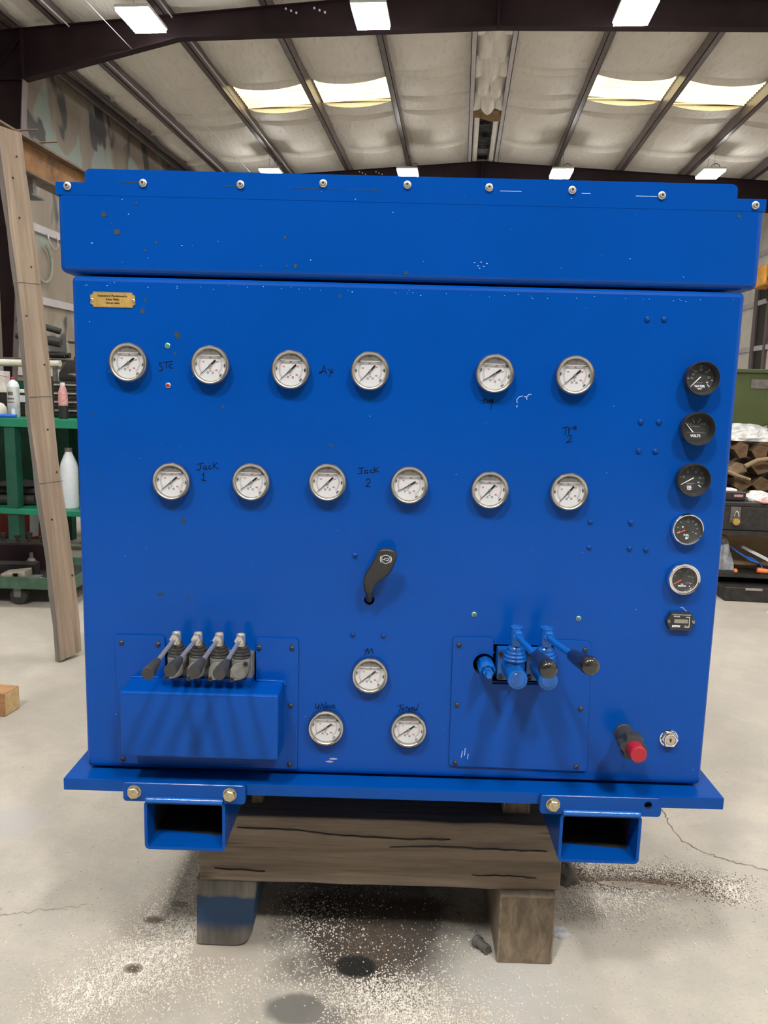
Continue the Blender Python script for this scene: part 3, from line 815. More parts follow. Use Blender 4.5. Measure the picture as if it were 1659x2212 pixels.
def black_gauge(x, z, kind):
    loc = Vector((x, 0, z)) - BASE
    chrome = kind in ('fuel', 'air')
    mb = MB()
    if not chrome:
        mb.lathe([(.026, -.03), (.0262, .001), (.0280, .002), (.0285, .012), (.0294, .019), (.0296, .0215), (.0290, .0228), (.0280, .0228), (.0242, .0095), (.0238, .0080)], n=56)
    elif kind == 'fuel':
        mb.lathe([(.026, -.03), (.0262, .001), (.0282, .002), (.0290, .006), (.0290, .0105), (.0282, .0135), (.0268, .0148), (.0256, .0142), (.0248, .0115), (.0244, .0070)], n=56)
    else:
        mb.lathe([(.026, -.03), (.0262, .001), (.0286, .002), (.0296, .008), (.0296, .013), (.0288, .0165), (.0274, .0178), (.0262, .0172), (.0254, .0150), (.0248, .0150), (.0240, .0165), (.0228, .0165), (.0218, .0140), (.0214, .0080)], n=56)
    lab = {'water': 'black rimmed water temperature gauge', 'volts': 'black rimmed volts gauge', 'oil': 'black rimmed oil pressure gauge', 'fuel': 'chrome rimmed fuel gauge', 'air': 'chrome rimmed black pressure gauge'}[kind]
    g = mb.build('instrument_gauge', 'chrome' if chrome else 'black_plastic', cab, loc, smooth=35, label=lab)
    rd = .0245 if kind != 'air' else .0216
    mb = MB(); mb.lathe([(rd, .0082), (0, .0082)], n=44); mb.build('dial', 'dial_black', g)
    mb = MB(); y = -.0084; W, G = 0, 1
    def num(txt, ang, r, size=.0052, m=W): put_text(mb, txt, r * math.sin(R(ang)), r * math.cos(R(ang)), size, y, m, 0, .72, .00008)
    if kind == 'water':
        for i in range(31): tick(mb, R(-135 + 9 * i), .0205, .0225, .0004 if i % 5 else .0007, y, G)
        for txt, a in (('150', -88), ('180', -62), ('200', -38), ('230', 0), ('250', 42), ('270', 82)): num(txt, a, .0150, .0050, G)
        for a in (-90, -45, 0, 45, 97): tick(mb, R(a), .0190, .0225, .0009, y, W)
        num('280', 118, .0140, .0036, W); tick(mb, R(128), .0160, .0220, .0014, y, W)
        put_text(mb, 'WATER', 0, -.0135, .0056, y, W, 0, .95, .00025); put_text(mb, 'TEMP', 0, -.0178, .0034, y, W, 0, .95, .00015)
        mb.ribbon([(-.006, -.0078), (-.003, -.007), (0, -.0076), (.004, -.0066)], .0007, y, G)
        na, hub, ln, nm_ = -137, (0, .003), .0235, 'needle_white'
    elif kind == 'volts':
        for txt, a in (('8', -62), ('12', -24), ('14', 18), ('16', 60)): num(txt, a, .0165, .0056, G)
        for a in (-58, -48, -22, -18, 14, 20, 46, 52): tick(mb, R(a), .0112, .0140, .0008, y, G)
        mb.ribbon([(-.017, -.0068), (.0165, -.0068)], .0004, y, G)
        put_text(mb, 'VOLTS', 0, -.0128, .0062, y, W, 0, .95, .0003)
        mb.ribbon([(-.010, .0035), (-.005, .0045), (0, .0035), (.006, .0048)], .0008, y, G)
        na, hub, ln, nm_ = -42, (-.005, -.0065), .0215, 'needle_white'
    elif kind == 'oil':
        for txt, a in (('20', -75), ('40', -32), ('60', 25), ('80', 78)): num(txt, a, .0150, .0056, G)
        for a in (-78, -30, 28, 82, 108, 0, 55): tick(mb, R(a), .0188, .0222, .0008, y, G)
        num('100', 112, .0135, .0036, W); tick(mb, R(127), .0160, .0220, .0014, y, W)
        put_text(mb, 'OIL', -.003, -.0135, .0062, y, W, 0, .95, .0003); put_text(mb, 'PRESS', -.003, -.0175, .0032, y, W, 0, .95, .00015)
        mb.ribbon([(-.008, -.0078), (-.004, -.0072), (0, -.0078), (.005, -.0068)], .0007, y, G)
        na, hub, ln, nm_ = -120, (.003, .003), .0255, 'needle_white'
    elif kind == 'fuel':
        for a in (-112, -80, -45, 0, 30, 58, 85, 115): tick(mb, R(a), .0155, .0195, .0008, y, W if a in (-112, 58, 115) else G)
        put_text(mb, 'E', -.0135, -.0052, .0034, y, W); put_text(mb, 'F', .0105, -.0052, .0034, y, W); put_text(mb, '1/2', 0, .0130, .0036, y, G)
        put_text(mb, 'FUEL', -.001, -.0108, .0042, y, W, 0, 1.1, .00012)
        mb.flat([(-.0022, -.0180), (.0014, -.0180), (.0014, -.0135), (-.0022, -.0135)], y, W); mb.ribbon([(.0014, -.0165), (.0030, -.0165), (.0032, -.0135), (.0022, -.0128)], .0005, y, W)
        mb.flat([(-.0014, -.0152), (.0006, -.0152), (.0006, -.0141), (-.0014, -.0141)], y - .00003, 2)
        mb.flat(disc(-.0085, .004, .0014, 12), y, W)
        na, hub, ln, nm_ = -113, (-.004, -.0018), .0140, 'needle_orange'
    else:
        for txt, x_, z_ in (('500', -.015, .005), ('1000', -.007, .013), ('1500', .006, .013), ('2000', .0105, .0045), ('2500', .008, -.0075)): put_text(mb, txt, x_, z_, .0034, y, G, 0, .9)
        for i in range(16): tick(mb, R(20 + 6.5 * i), .0178, .0190, .0004, y, G)
        tick(mb, R(80), .0150, .0190, .0005, y, W); tick(mb, R(122), .0140, .0180, .0006, y, W)
        put_text(mb, 'AIR', -.001, -.0105, .0030, y, W, 0, 1.1, .00012); put_text(mb, 'PRESSURE', -.001, -.0138, .0034, y, W, 0, .95, .00018)
        mb.flat(disc(.0125, -.0138, .0011, 12), y, W)
        na, hub, ln, nm_ = -122, (-.0035, -.002), .0150, 'needle_orange'
    mb.build('dial_markings', ['white_ink', 'grey_ink', 'dial_black'], g)
    a = R(na); d = Vector((math.sin(a), math.cos(a))); n2 = Vector((-d.y, d.x)); h = Vector(hub)
    mb = MB(); mb.prism([tuple(h + d * ln + n2 * .0004), tuple(h + d * ln - n2 * .0004), tuple(h - n2 * .0009), tuple(h + n2 * .0009)], -.0098, -.0092)
    mb.build('needle', nm_, g)
    if chrome:
        mb = MB(); mb.lathe([(.0052, .0083), (.0050, .0100), (0, .0104)], n=24, c=(0, 0, .002)); mb.build('hub_cap', 'black_plastic', g, smooth=40)
    mb = MB(); mb.lathe([(rd, .0112), (0, .0116)], n=44); mb.build('lens', 'lens', g)
for k, z in (('water', 1.264), ('volts', 1.177), ('oil', 1.087), ('fuel', .997), ('air', .906)): black_gauge(.5155, z, k)

# ---- hour meter, lock, throttle knob, name plate
loc = Vector((.518, 0, .826)) - BASE
mb = MB(); mb.prism([(-.0272, 0), (-.0185, .0165), (.0180, .0165), (.0268, 0), (.0180, -.0175), (-.0185, -.0175)], -.0095, .0)
hm = mb.build('hour_meter', 'black_plastic', cab, loc, bevel=.0008, seg=2)
mb = MB(); mb.prism([(-.0125, -.0030), (.0125, -.0030), (.0125, .0042), (-.0125, .0042)], -.0101, -.0094); mb.build('display', 'lcd', hm)
mb = MB(); y = -.0098
put_text(mb, 'HOURS', -.0085, .0093, .0036, y, 0, 0, .9, .0001); put_text(mb, 'EATON', -.0085, -.0090, .0050, y, 0, 0, .85, .0003)
mb.ribbon([(-.0165, .0125), (.0165, .0125)], .0007, y, 0)
mb.ribbon([(.0085, .0085), (.0150, .0085), (.0150, -.0105), (.0078, -.0105), (.0078, -.0072)], .0009, y, 0); put_text(mb, '1/10', .0113, -.0088, .0026, y, 0)
mb.build('meter_print', 'white_ink', hm)
for sx in (-.0225, .0222):
    mb = MB(); mb.lathe([(.0034, .0094), (.0034, .0105), (.0024, .0118), (0, .0122)], n=18, c=(sx, 0, 0)); mb.box((sx - .0026, -.01235, -.0004), (sx + .0026, -.0118, .0004), 1, Matrix.Rotation(.6, 4, 'Y') if 0 else None)
    mb.build('screw', ['steel', 'socket_dark'], hm, smooth=40)
loc = Vector((.517, 0, .5965)) - BASE
mb = MB(); mb.lathe([(.0172, 0), (.0172, .002), (.0150, .0026)], n=30)
mb.lathe([(.0165, .002), (.0165, .0085), (.0148, .0105), (.0128, .0112)], n=6); mb.lathe([(.0128, .0110), (.0118, .0126), (.0102, .0126), (.0094, .0105)], n=30)
lk = mb.build('key_lock', 'chrome', cab, loc, smooth=30, label='chrome key lock')
mb = MB(); mb.lathe([(.0095, .0100), (.0090, .0112), (0, .0112)], n=26); mb.build('lock_cylinder', 'steel', lk)
mb = MB(); mb.box((-.0009, -.0116, -.0042), (.0009, -.0111, .0042)); mb.flat(disc(0, .0005, .0022, 12), -.01145); mb.build('keyway', 'socket_dark', lk)
loc = Vector((.4315, 0, .6045)) - BASE
mb = MB(); mb.lathe([(.0178, 0), (.0178, .004), (.0168, .005), (.0165, .030), (.0158, .034)], n=36)
tk = mb.build('throttle_control', 'black_rubber', cab, loc, smooth=40, label='black control with red push button')
mb = MB(); mb.lathe([(.0156, .033), (.0152, .044)], n=36); mb.build('scale_ring', 'black_plastic', tk)
mb = MB()
for i in range(-7, 8):
    a = R(i * 17 - 20); txt = {0: '10', -1: '9', -2: '8', -3: '7', 1: '1', 2: '2'}.get(i)
    s, c = math.sin(a), math.cos(a); r = .01565
    M_ = Matrix(((c, s * 0, s, s * r), (0, 1, 0, -.0395), (-s, 0, c, c * r), (0, 0, 0, 1)))
    T = MB()
    if txt: put_text(T, txt, 0, 0, .0062, 0, 0, 0, .8, .00025)
    else: T.flat([(-.0006, -.0014), (.0006, -.0014), (.0006, .0014), (-.0006, .0014)], 0)
    # lay the figure on the ring: x tangential, up towards the panel
    mb.add([(s * r + c * p[0], -.0388 + p[2] * .75, c * r - s * p[0]) for p in T.v], T.f)
mb.build('scale_figures', 'white_ink', tk)
mb = MB(); star = []
for i in range(48):
    a = 2 * PI * i / 48; r = .0222 + .0032 * math.cos(6 * a + .5); star.append((r * math.cos(a), r * math.sin(a)))
mb.prism(star, -.066, -.043); mb.build('hand_wheel', 'black_rubber', tk, bevel=.0012, smooth=35)
mb = MB(); mb.lathe([(.0142, .064), (.0150, .068), (.0152, .090), (.0147, .0925), (.0135, .0938), (0, .0945)], n=36); mb.build('push_button', 'red_cap', tk, smooth=35, label='red push button')
loc = Vector((-.5125, 0, 1.373)) - BASE
def notched(hw_, hh, q):
    P = []
    for sx, sz, a0 in ((1, 1, 270), (-1, 1, 0), (-1, -1, 90), (1, -1, 180)):
        cx, cz = sx * hw_, sz * hh
        arcs = [(cx + q * math.cos(R(a0 - 0 - 22.5 * i)), cz + q * math.sin(R(a0 - 22.5 * i))) for i in range(5)]
        P += arcs
    return P
mb = MB(); mb.prism(notched(.0392, .0130, .0052), -.0012, 0); np_ = mb.build('name_plate', 'brass', cab, loc, label='small engraved brass name plate')
mb = MB(); pl = notched(.0383, .0121, .0052)
for p, q in zip(pl, pl[1:] + pl[:1]): mb.ribbon([p, q], .0005, -.00132)
mb.build('engraved_border', 'rust_flange', np_)
mb = MB(); put_text(mb, 'Engineered & Manufactured by', 0, .0063, .0052, -.0014, 0, 0, .80, .00012); put_text(mb, 'Kenny Pfeifer', 0, .0003, .0048, -.0014, 0, 0, .9, .00012); put_text(mb, 'Nampa Idaho', 0, -.0055, .0048, -.0014, 0, 0, .95, .00012)
mb.build('engraving', 'ink', np_)
for sx in (-.0365, .0365):
    mb = MB(); mb.lathe([(.0030, .001), (.0030, .0020), (.0020, .0031), (0, .0034)], n=16, c=(sx, 0, -.001)); mb.box((sx - .0022, -.0036, -.0013), (sx + .0022, -.0032, -.0007), 1); mb.build('screw', ['steel', 'socket_dark'], np_, smooth=40)

# ---- socket screws and pilot lights
def screw_mesh(mat):
    mb = MB(); mb.lathe([(.0047, 0), (.0045, .0018), (.0034, .0034), (.0021, .0039)], n=18, m=0); mb.lathe([(.0022, .0039), (0, .0030)], n=6, m=1)
    o = mb.build('tmp', [mat, 'socket_dark'], smooth=40); d = o.data; bpy.data.objects.remove(o); return d
SB, SK = screw_mesh('blue_paint'), screw_mesh('screw_black')
for x, z in [(.418, 1.3635), (.447, 1.364), (.420, 1.1865), (.452, 1.1868), (.420, 1.135), (.450, 1.135), (.343, 1.005), (.416, 1.005), (.344, .9575), (.417, .9575), (.447, .956), (-.081, .931), (-.082, .781), (-.025, .780)]:
    link('screw', SB, cab, Vector((x, 0, z)) - BASE)
for x, z, c in ((-.418, 1.297, 'led_green'), (-.418, 1.228, 'led_red'), (.141, .826, 'led_green'), (.333, .824, 'led_green')):
    mb = MB(); mb.lathe([(.0046, 0), (.0046, .0014), (.0037, .0019), (.0032, .0010)], n=20); p = mb.build('pilot_light', 'zinc', cab, Vector((x, 0, z)) - BASE, smooth=40, label=c[4:] + ' pilot light')
    mb = MB(); mb.lathe([(.0032, .0009), (.0028, .0021), (0, .0027)], n=16); mb.build('light_lens', c, p, smooth=60)

# ---- left cover plate with its box, and the lever bank above it
def rounded_poly(P, r, n=4):
    out = []
    for i, (p, rr) in enumerate(zip(P, r)):
        p = Vector(p); a = (Vector(P[i - 1]) - p).normalized(); b = (Vector(P[(i + 1) % len(P)]) - p).normalized()
        if rr == 0: out.append(tuple(p)); continue
        s, e = p + a * rr, p + b * rr; 
        for k in range(n + 1):
            u = k / n; out.append(tuple(s * (1 - u) ** 2 + p * 2 * u * (1 - u) + e * u * u))
    return out
P = rounded_poly([(-.523, .7685), (-.523, .515), (-.182, .513), (-.182, .7705), (-.261, .7702), (-.261, .672), (-.4305, .672), (-.4305, .7692)], [.007, .007, .007, .007, .007, .002, .002, .007])
mb = MB(); mb.prism(P, -.0045, -.0003); cover = part(mb, 'valve_cover_plate', 'blue_paint', bevel=.0012, seg=2, label='blue cover plate with welded box')
mb = MB()
x0, x1, zb_, zt, yb, yf = -.4965, -.2085, .5615, .6870, -.004, -.070
vs = [(x0, yb, zt), (x1, yb, zt), (x1, yb, zb_ - .004), (x0, yb, zb_ - .004), (x0 + .002, yf, zt - .002), (x1 - .001, yf, zt - .001), (x1 - .001, yf, zb_), (x0 + .002, yf, zb_)]
mb.add(vs, [(0, 1, 5, 4), (1, 2, 6, 5), (2, 3, 7, 6), (3, 0, 4, 7), (4, 5, 6, 7)])
bx = mb.build('cover_box', 'blue_paint', cover, bevel=.005, seg=4, smooth=60)
cut(bx, [MB().box((-.4275, -.035, .66), (-.2640, .02, .70)).build('cutter', 'blue_paint', cover)])
mb = MB(); 
mb.tube([(x0 + .002, -.0052, zt + .0005), (x0 + .055, -.0056, zt + .001)], .0032, 8); mb.build('weld_bead', 'blue_paint', cover, smooth=60)
mb = MB(); mb.tube([(x1 - .05, -.0056, zt + .001), (x1 + .001, -.0054, zt + .0005), (x1 + .002, -.0052, zt - .006)], .0034, 8); mb.build('weld_bead', 'blue_paint', cover, smooth=60)
for x, z in ((-.511, .754), (-.443, .753), (-.255, .752), (-.194, .753), (-.195, .641), (-.197, .523), (-.514, .525)): link('screw', SK, cover, (x, -.0045, z))
def lathe_z(mb, x, y, prof, n=28, m=0): mb.lathe([(r, h) for r, h in prof], 'z', n, m, c=(x, y, 0))
def bellows(x, y, z0, z1, r0, r1, k=3):
    pr = []; n = k * 6
    for i in range(n + 1):
        u = i / n; r = r0 + (r1 - r0) * u ** .8; ph = (u * k) % 1
        pr.append((r - .0028 * (.5 - .5 * math.cos(2 * PI * u * k)) * 1.0 + .0012, z0 + (z1 - z0) * u))
    return pr
LEV = [(-.3985, .0, .7725), (-.3595, -.003, .7785), (-.3210, -.004, .7765), (-.2820, -.0025, .7755)]
for k, (x, dx, ze) in enumerate(LEV):
    mb = MB(); mb.box((x - .0165, -.024, .686), (x + .0175, .10, .744))
    lathe_z(mb, x, -.036, [(0, .722), (.0172, .722), (.0176, .742), (.0168, .745), (0, .745)])
    vb = part(mb, 'control_valve', 'cast_grey', bevel=.0015, smooth=35, label='grey hydraulic valve section with black hand lever' if k == 0 else None)
    # oval end cap with two lugs
    cz, cx = .7245, x; ov = []
    for i in range(40):
        a = 2 * PI * i / 40; e = R(50)
        rr = .0152 + .0058 * max(0, math.cos(a - e)) ** 10 + .0058 * max(0, math.cos(a - e - PI)) ** 10
        ov.append((cx + rr * math.cos(a), cz + rr * math.sin(a)))
    for y0, y1, sc_ in ((-.050, -.02, 1.0), (-.0555, -.050, .93), (-.0600, -.0555, 1.0)):
        mb = MB(); mb.prism([(cx + (u - cx) * sc_, cz + (v - cz) * sc_) for u, v in ov], y0, y1); mb.build('end_cap', 'cast_grey', vb, bevel=.0008, seg=1)
    mb = MB(); mb.prism([(cx + .0128 * math.cos(a), cz + .0128 * math.sin(a)) for a in np.linspace(0, 2 * PI, 28)[:-1]], -.0612, -.0598); mb.build('cap_face', 'cast_grey', vb, bevel=.0005, seg=1)
    for s in (-1, 1):
        mb = MB(); mb.lathe([(.0042, .0598), (.0040, .0622), (.0024, .0624), (.0022, .0606), (0, .0606)], n=18, c=(cx + s * .0195 * math.cos(R(50)), 0, cz + s * .0195 * math.sin(R(50)))); mb.build('cap_screw', 'iron_dark', vb, smooth=40)
    mb = MB(); pr = []
    for z, r in ((.7445, .0165), (.7470, .0172), (.7490, .0150), (.7508, .0168), (.7530, .0168), (.7545, .0136), (.7562, .0150), (.7590, .0148), (.7604, .0116), (.7625, .0124), (.7655, .0118), (.7668, .0088), (.7700, .0086)): pr.append((r, z))
    lathe_z(mb, x, -.037, pr); mb.build('rubber_boot', 'black_rubber', vb, smooth=60)
    mb = MB(); lathe_z(mb, x, -.040, [(.0074, .7660), (.0080, .7690), (.0080, .7868), (.0074, .7885), (.0062, .7885), (.0056, .7860), (0, .7850)], 24); mb.build('pivot_socket', 'zinc', vb, smooth=35)
    p0 = Vector((x, -.046, .7802)); p1 = Vector((x + dx, -.210, ze)); d = p1 - p0
    mb = MB(); mb.prof_rod(p0, p0 + d * .075, [(0, 0), (.0088, 0), (.0092, .2), (.0092, .8), (.0080, 1), (0, 1)], 6); mb.build('jam_nut', 'zinc', vb, smooth=20)
    mb = MB(); mb.rod(p0 + d * .05, p0 + d * .7, .0037, n=16); mb.build('lever_rod', 'zinc', vb, smooth=40)
    mb = MB(); mb.prof_rod(p0 + d * .67, p1, [(0, 0), (.0056, 0), (.0066, .08), (.0088, .45), (.0103, .72), (.0106, .96), (.0101, 1.0), (0, 1.0)], 26); mb.build('lever_knob', 'black_rubber', vb, smooth=40, label='black tapered knob' if k == 0 else None)

# ---- right cover plate and the two painted valves
P = rounded_poly([(.1035, .782), (.1055, .529), (.367, .526), (.3585, .7815), (.290, .783), (.290, .696), (.180, .695), (.1785, .784)], [.007, .007, .007, .007, .007, .002, .002, .007])
mb = MB(); mb.prism(P, -.0045, -.0003); rp = part(mb, 'valve_cover_plate', 'blue_paint', bevel=.0012, seg=2)
cut(rp, [MB().prism(disc(.163, .732, .0205, 26), -.02, .02).build('cutter', 'cavity', rp)])
for x, z in ((.115, .768), (.348, .766), (.116, .652), (.347, .651), (.117, .537), (.346, .536)): link('screw', SK, rp, (x, -.0045, z))
for k, (x, nd, el, ks, ke) in enumerate(((.212, (.2125, -.062, .8055), (.2170, -.084, .8035), (.2300, -.1420, .7985), (.2415, -.2100, .7960)),
                                        (.265, (.2665, -.062, .8060), (.2715, -.084, .8045), (.2900, -.1420, .8015), (.3085, -.2100, .8045)))):
    mb = MB()
    mb.lathe([(.0200, -.09), (.0200, .030), (.0190, .040), (.0178, .060), (.0178, .086), (.0168, .090), (.0125, .0905), (.0122, .0890), (0, .0890)], n=36, c=(x, 0, .7350))
    lathe_z(mb, x, -.047, [(0, .730), (.0158, .730), (.0158, .751), (0, .751)])
    mb.box((x - .026, -.018, .708), (x + .024, .09, .766))
    vb = part(mb, 'control_valve', 'blue_valve', bevel=.001, seg=2, smooth=35, label='blue painted valve section with bent lever' if k == 0 else None)
    mb = MB(); mb.lathe([(.0128, .0893), (.0125, .0910), (.0118, .0916), (0, .0916)], n=30, c=(x, 0, .7350)); mb.build('end_plug', 'blue_valve', vb, smooth=30)
    for ox, oz in ((-.021, .758), (.019, .756), (-.020, .714), (.018, .712)):
        mb = MB(); mb.lathe([(.0050, .017), (.0048, .0225), (.0028, .0226), (.0026, .020), (0, .020)], n=18, c=(x + ox, 0, oz)); mb.build('cap_screw', 'iron_dark', vb, smooth=40)
    mb = MB(); pr = []
    for z, r in ((.7500, .0160), (.7525, .0172), (.7545, .0160), (.7565, .0190), (.7595, .0218), (.7620, .0212), (.7634, .0185), (.7655, .0205), (.7685, .0200), (.7700, .0165), (.7722, .0178), (.7750, .0170), (.7765, .0135), (.7790, .0145), (.7820, .0136), (.7835, .0108), (.7870, .0100)): pr.append((r, z))
    lathe_z(mb, x, -.048, pr, 36); mb.build('rubber_boot', 'blue_valve', vb, smooth=60)
    mb = MB(); lathe_z(mb, x, -.052, [(.0092, .7860), (.0102, .7900), (.0104, .8175), (.0112, .8185), (.0112, .8205), (.0104, .8212), (.0066, .8212), (.0060, .8190), (0, .8180)], 30); ps = mb.build('pivot_socket', 'blue_valve', vb, smooth=35)
    nd = Vector(nd); el = Vector(el); ks = Vector(ks); ke = Vector(ke)
    mb = MB(); mb.prof_rod(nd + Vector((0, .012, .004)), nd.lerp(el, .25), [(0, 0), (.0105, 0), (.0108, .3), (.0108, .85), (.0092, 1), (0, 1)], 6); mb.build('jam_nut', 'blue_valve', vb, smooth=20)
    mb = MB(); pts = [nd, nd.lerp(el, .6)] + [nd.lerp(el, .6) * (1 - u) ** 2 + el * 2 * u * (1 - u) + el.lerp(ks, .35) * u * u for u in (.25, .5, .75, 1)] + [ks.lerp(ke, .15)]
    mb.tube(pts, .0058, 14); mb.build('lever_rod', 'blue_valve', vb, smooth=60)
    mb = MB(); mb.prof_rod(ks, ke, [(0, 0), (.0085, 0), (.0106, .06), (.0126, .35), (.0144, .62), (.0148, .70)], 28, 0); mb.prof_rod(ks, ke, [(.0151, .70), (.0156, .80), (.0152, .90), (.0132, .97), (.008, 1.0), (0, 1.01)], 28, 1)
    mb.build('lever_knob', ['navy_rubber', 'black_gloss'], vb, smooth=50, label='dark knob with glossy black end' if k == 0 else None)
mb = MB(); cx, cz = .1655, .731
mb.lathe([(.0160, -.05), (.0160, .012), (.0165, .016), (.0165, .030), (.0150, .036), (.0115, .040)], n=8, c=(cx, 0, cz))
rv = part(mb, 'relief_valve', 'blue_valve', bevel=.001, seg=2, smooth=30)
mb = MB(); mb.lathe([(.0102, .038), (.0102, .046), (.0090, .048), (0, .048)], n=6, c=(cx, 0, cz)); mb.build('lock_nut', 'blue_valve', rv)
mb = MB(); mb.lathe([(.0058, .046), (.0058, .062), (.0050, .064), (0, .064)], n=20, c=(cx, 0, cz)); mb.build('adjusting_stud', 'blue_valve', rv, smooth=30)

# ---- black brake handle with its white symbol
H = [(-.0590, .866), (-.0628, .882), (-.0632, .897), (-.0552, .914), (-.0460, .931), (-.0395, .946), (-.0330, .9515), (-.0240, .953), (-.0140, .9515), (-.0070, .947), (-.0048, .939), (-.0078, .927), (-.0120, .915), (-.0190, .904), (-.0300, .894), (-.0400, .885), (-.0440, .878), (-.0470, .866)]
H2 = []
for i in range(len(H)):
    a, b, c, d = (Vector(H[(i + q) % len(H)]) for q in (-1, 0, 1, 2))
    for u in (0, .5):
        H2.append(tuple(.5 * ((2 * b) + (c - a) * u + (2 * a - 5 * b + 4 * c - d) * u * u + (3 * b - a - 3 * c + d) * u ** 3)))
yh = lambda z: -.030 - .20 * (z - .866)
mb = MB(); n = len(H2); vs = []; fs = []
cen = Vector((sum(p[0] for p in H2) / n, sum(p[1] for p in H2) / n))
rings = [(1.0, .012), (1.0, .004), (.97, .001), (.90, -.001), (.0, -.0014)]
def inset(p, s):
    # shrink across the handle by a fixed margin
    return p
NN = []
for i in range(n):
    a, c = Vector(H2[i - 1]), Vector(H2[(i + 1) % n]); t_ = (c - a).normalized(); NN.append(Vector((t_.y, -t_.x)))
area = sum(H2[i][0] * H2[(i + 1) % n][1] - H2[(i + 1) % n][0] * H2[i][1] for i in range(n))
sg = 1 if area > 0 else -1
for off, dy in ((0, .0125), (0, .0030), (.0012, .0008), (.0034, -.0006)):
    for i in range(n):
        p = Vector(H2[i]) - NN[i] * sg * off; vs.append((p.x, yh(p.y) + dy, p.y))
for q in range(3):
    for i in range(n): fs.append((q * n + i, q * n + (i + 1) % n, (q + 1) * n + (i + 1) % n, (q + 1) * n + i))
fs.append(tuple(range(n))); fs.append(tuple(3 * n + i for i in range(n)))
mb.add(vs, fs); hd = part(mb, 'brake_handle', 'black_plastic', smooth=50, label='black moulded brake handle with white symbol')
mb = MB(); mb.tube([(-.0530, -.026, .869), (-.0530, -.021, .861), (-.0530, -.012, .853), (-.0530, .0, .8485), (-.053, .05, .84)], [.0062, .0066, .0064, .006, .006], 16); mb.build('handle_stem', 'black_plastic', hd, smooth=60)
mb = MB(); ex, ez = -.0243, .9345; ey = yh(ez) - .0016
T = MB(); arc_strip(T, .0073, .0082, 0, 2 * PI, 0, 0, 32)
arc_strip(T, .0096, .0105, R(50), R(130), 0, 0, 12); arc_strip(T, .0096, .0105, R(-130), R(-50), 0, 0, 12)
for p, q in (((-.0022, .0018), (.0048, .0018)), ((.0048, .0018), (.0048, -.0020)), ((.0048, -.0020), (.0034, -.0020)), ((.0016, -.0020), (.0000, -.0020)), ((-.0014, -.0020), (-.0022, .0018)), ((-.0022, -.0008), (-.0056, -.0008)), ((-.0056, -.0018), (-.0056, .0002))): T.ribbon([p, q], .0008, 0)
arc_strip(T, .0006, .0012, 0, 2 * PI, 0, 0, 12)
k_ = 26
T.v[-k_:] = [(v[0] + .0025, v[1], v[2] - .0022) for v in T.v[-k_:]]
mb.add([(ex + p[0], yh(ez + p[2]) - .0017, ez + p[2]) for p in T.v], T.f); mb.build('brake_symbol', 'white_ink', hd)

# ---- marker writing on the panel
def writing(strokes, wd=.0015):
    mb = MB()
    for s in strokes: mb.ribbon(s, wd, -.00035)
    part(mb, 'marker_writing', 'ink')
def S_(x, z, k, *st): return [[(x + a * k, z + b * k) for a, b in s] for s in st]
k = .001
writing(S_(-.420, 1.262, k, [(-9, 5), (-13, 4), (-12, 0), (-8, -3), (-8, -8), (-14, -9)], [(-6, 6), (10, 8)], [(0, 7), (-1, -4)], [(10, 3), (6, 3), (4, -1), (6, -4), (11, -3)]))
writing(S_(-.138, 1.262, k, [(-13, -6), (-9, -5), (-4, 8), (0, -7)], [(-12, -4), (-3, -2)], [(4, 2), (8, -4), (12, -4)], [(11, 3), (5, -11)]))
writing(S_(.149, 1.214, k, [(-12, 2), (-3, 5)], [(-6, 4), (-8, -3)], [(-1, 3), (-3, -2), (-1, 2), (2, 3)], [(8, 4), (4, 3), (3, -1), (7, 0), (8, 5), (8, -1), (10, -1)]))
writing(S_(.155, 1.2055, k, [(0, 4), (-1, -4)]))
writing(S_(.294, 1.168, k, [(-12, 3), (-2, 6)], [(-5, 5), (-6, -9)], [(0, 5), (0, -6), (1, 0), (4, 5)], [(12, 7), (8, 6), (8, 2), (12, 3), (12, 8), (13, 0)]))
writing(S_(.2965, 1.153, k, [(-4, 3), (-2, 6), (2, 6), (3, 3), (0, -2), (-5, -7), (4, -5)]))
writing(S_(-.351, 1.085, k, [(-17, 4), (-6, 7)], [(-11, 6), (-11, -2), (-13, -6), (-18, -5)], [(0, 1), (-4, 1), (-6, -3), (-3, -5), (0, -2), (1, -5)], [(8, 2), (5, 2), (3, -2), (6, -4), (9, -2)], [(12, 8), (12, -3)], [(19, 8), (13, 2), (21, -3)]))
writing(S_(-.356, 1.0665, k, [(-4, 3), (0, 7), (-1, -6)], [(-5, -5), (4, -7)]))
writing(S_(-.061, 1.085, k, [(-17, 5), (-7, 6)], [(-12, 6), (-11, -4), (-17, -5)], [(-1, 2), (-5, 1), (-6, -3), (-3, -4), (0, -1), (0, -4)], [(8, 3), (5, 2), (4, -1), (7, -3), (10, -2)], [(12, 8), (12, -2)], [(19, 8), (13, 2), (20, -1)]))
writing(S_(-.061, 1.063, k, [(-3, 5), (0, 9), (4, 8), (4, 3), (-3, -6), (1, -5), (5, -6)]))
writing(S_(-.050, .748, k, [(-9, -6), (-3, 6), (-2, -3), (4, 7), (7, -4)], [(-9, 2), (-4, 6)]))
writing(S_(-.131, .640, k, [(-17, 4), (-19, -3), (-15, -6), (-11, 3), (-13, -5)], [(-9, -5), (-6, 5), (-3, -4), (2, 8)], [(2, 1), (0, -3), (4, -3), (5, 2), (8, -3)], [(10, 2), (8, -3), (12, -3), (14, 3), (18, 1), (15, -3), (20, -4)]))
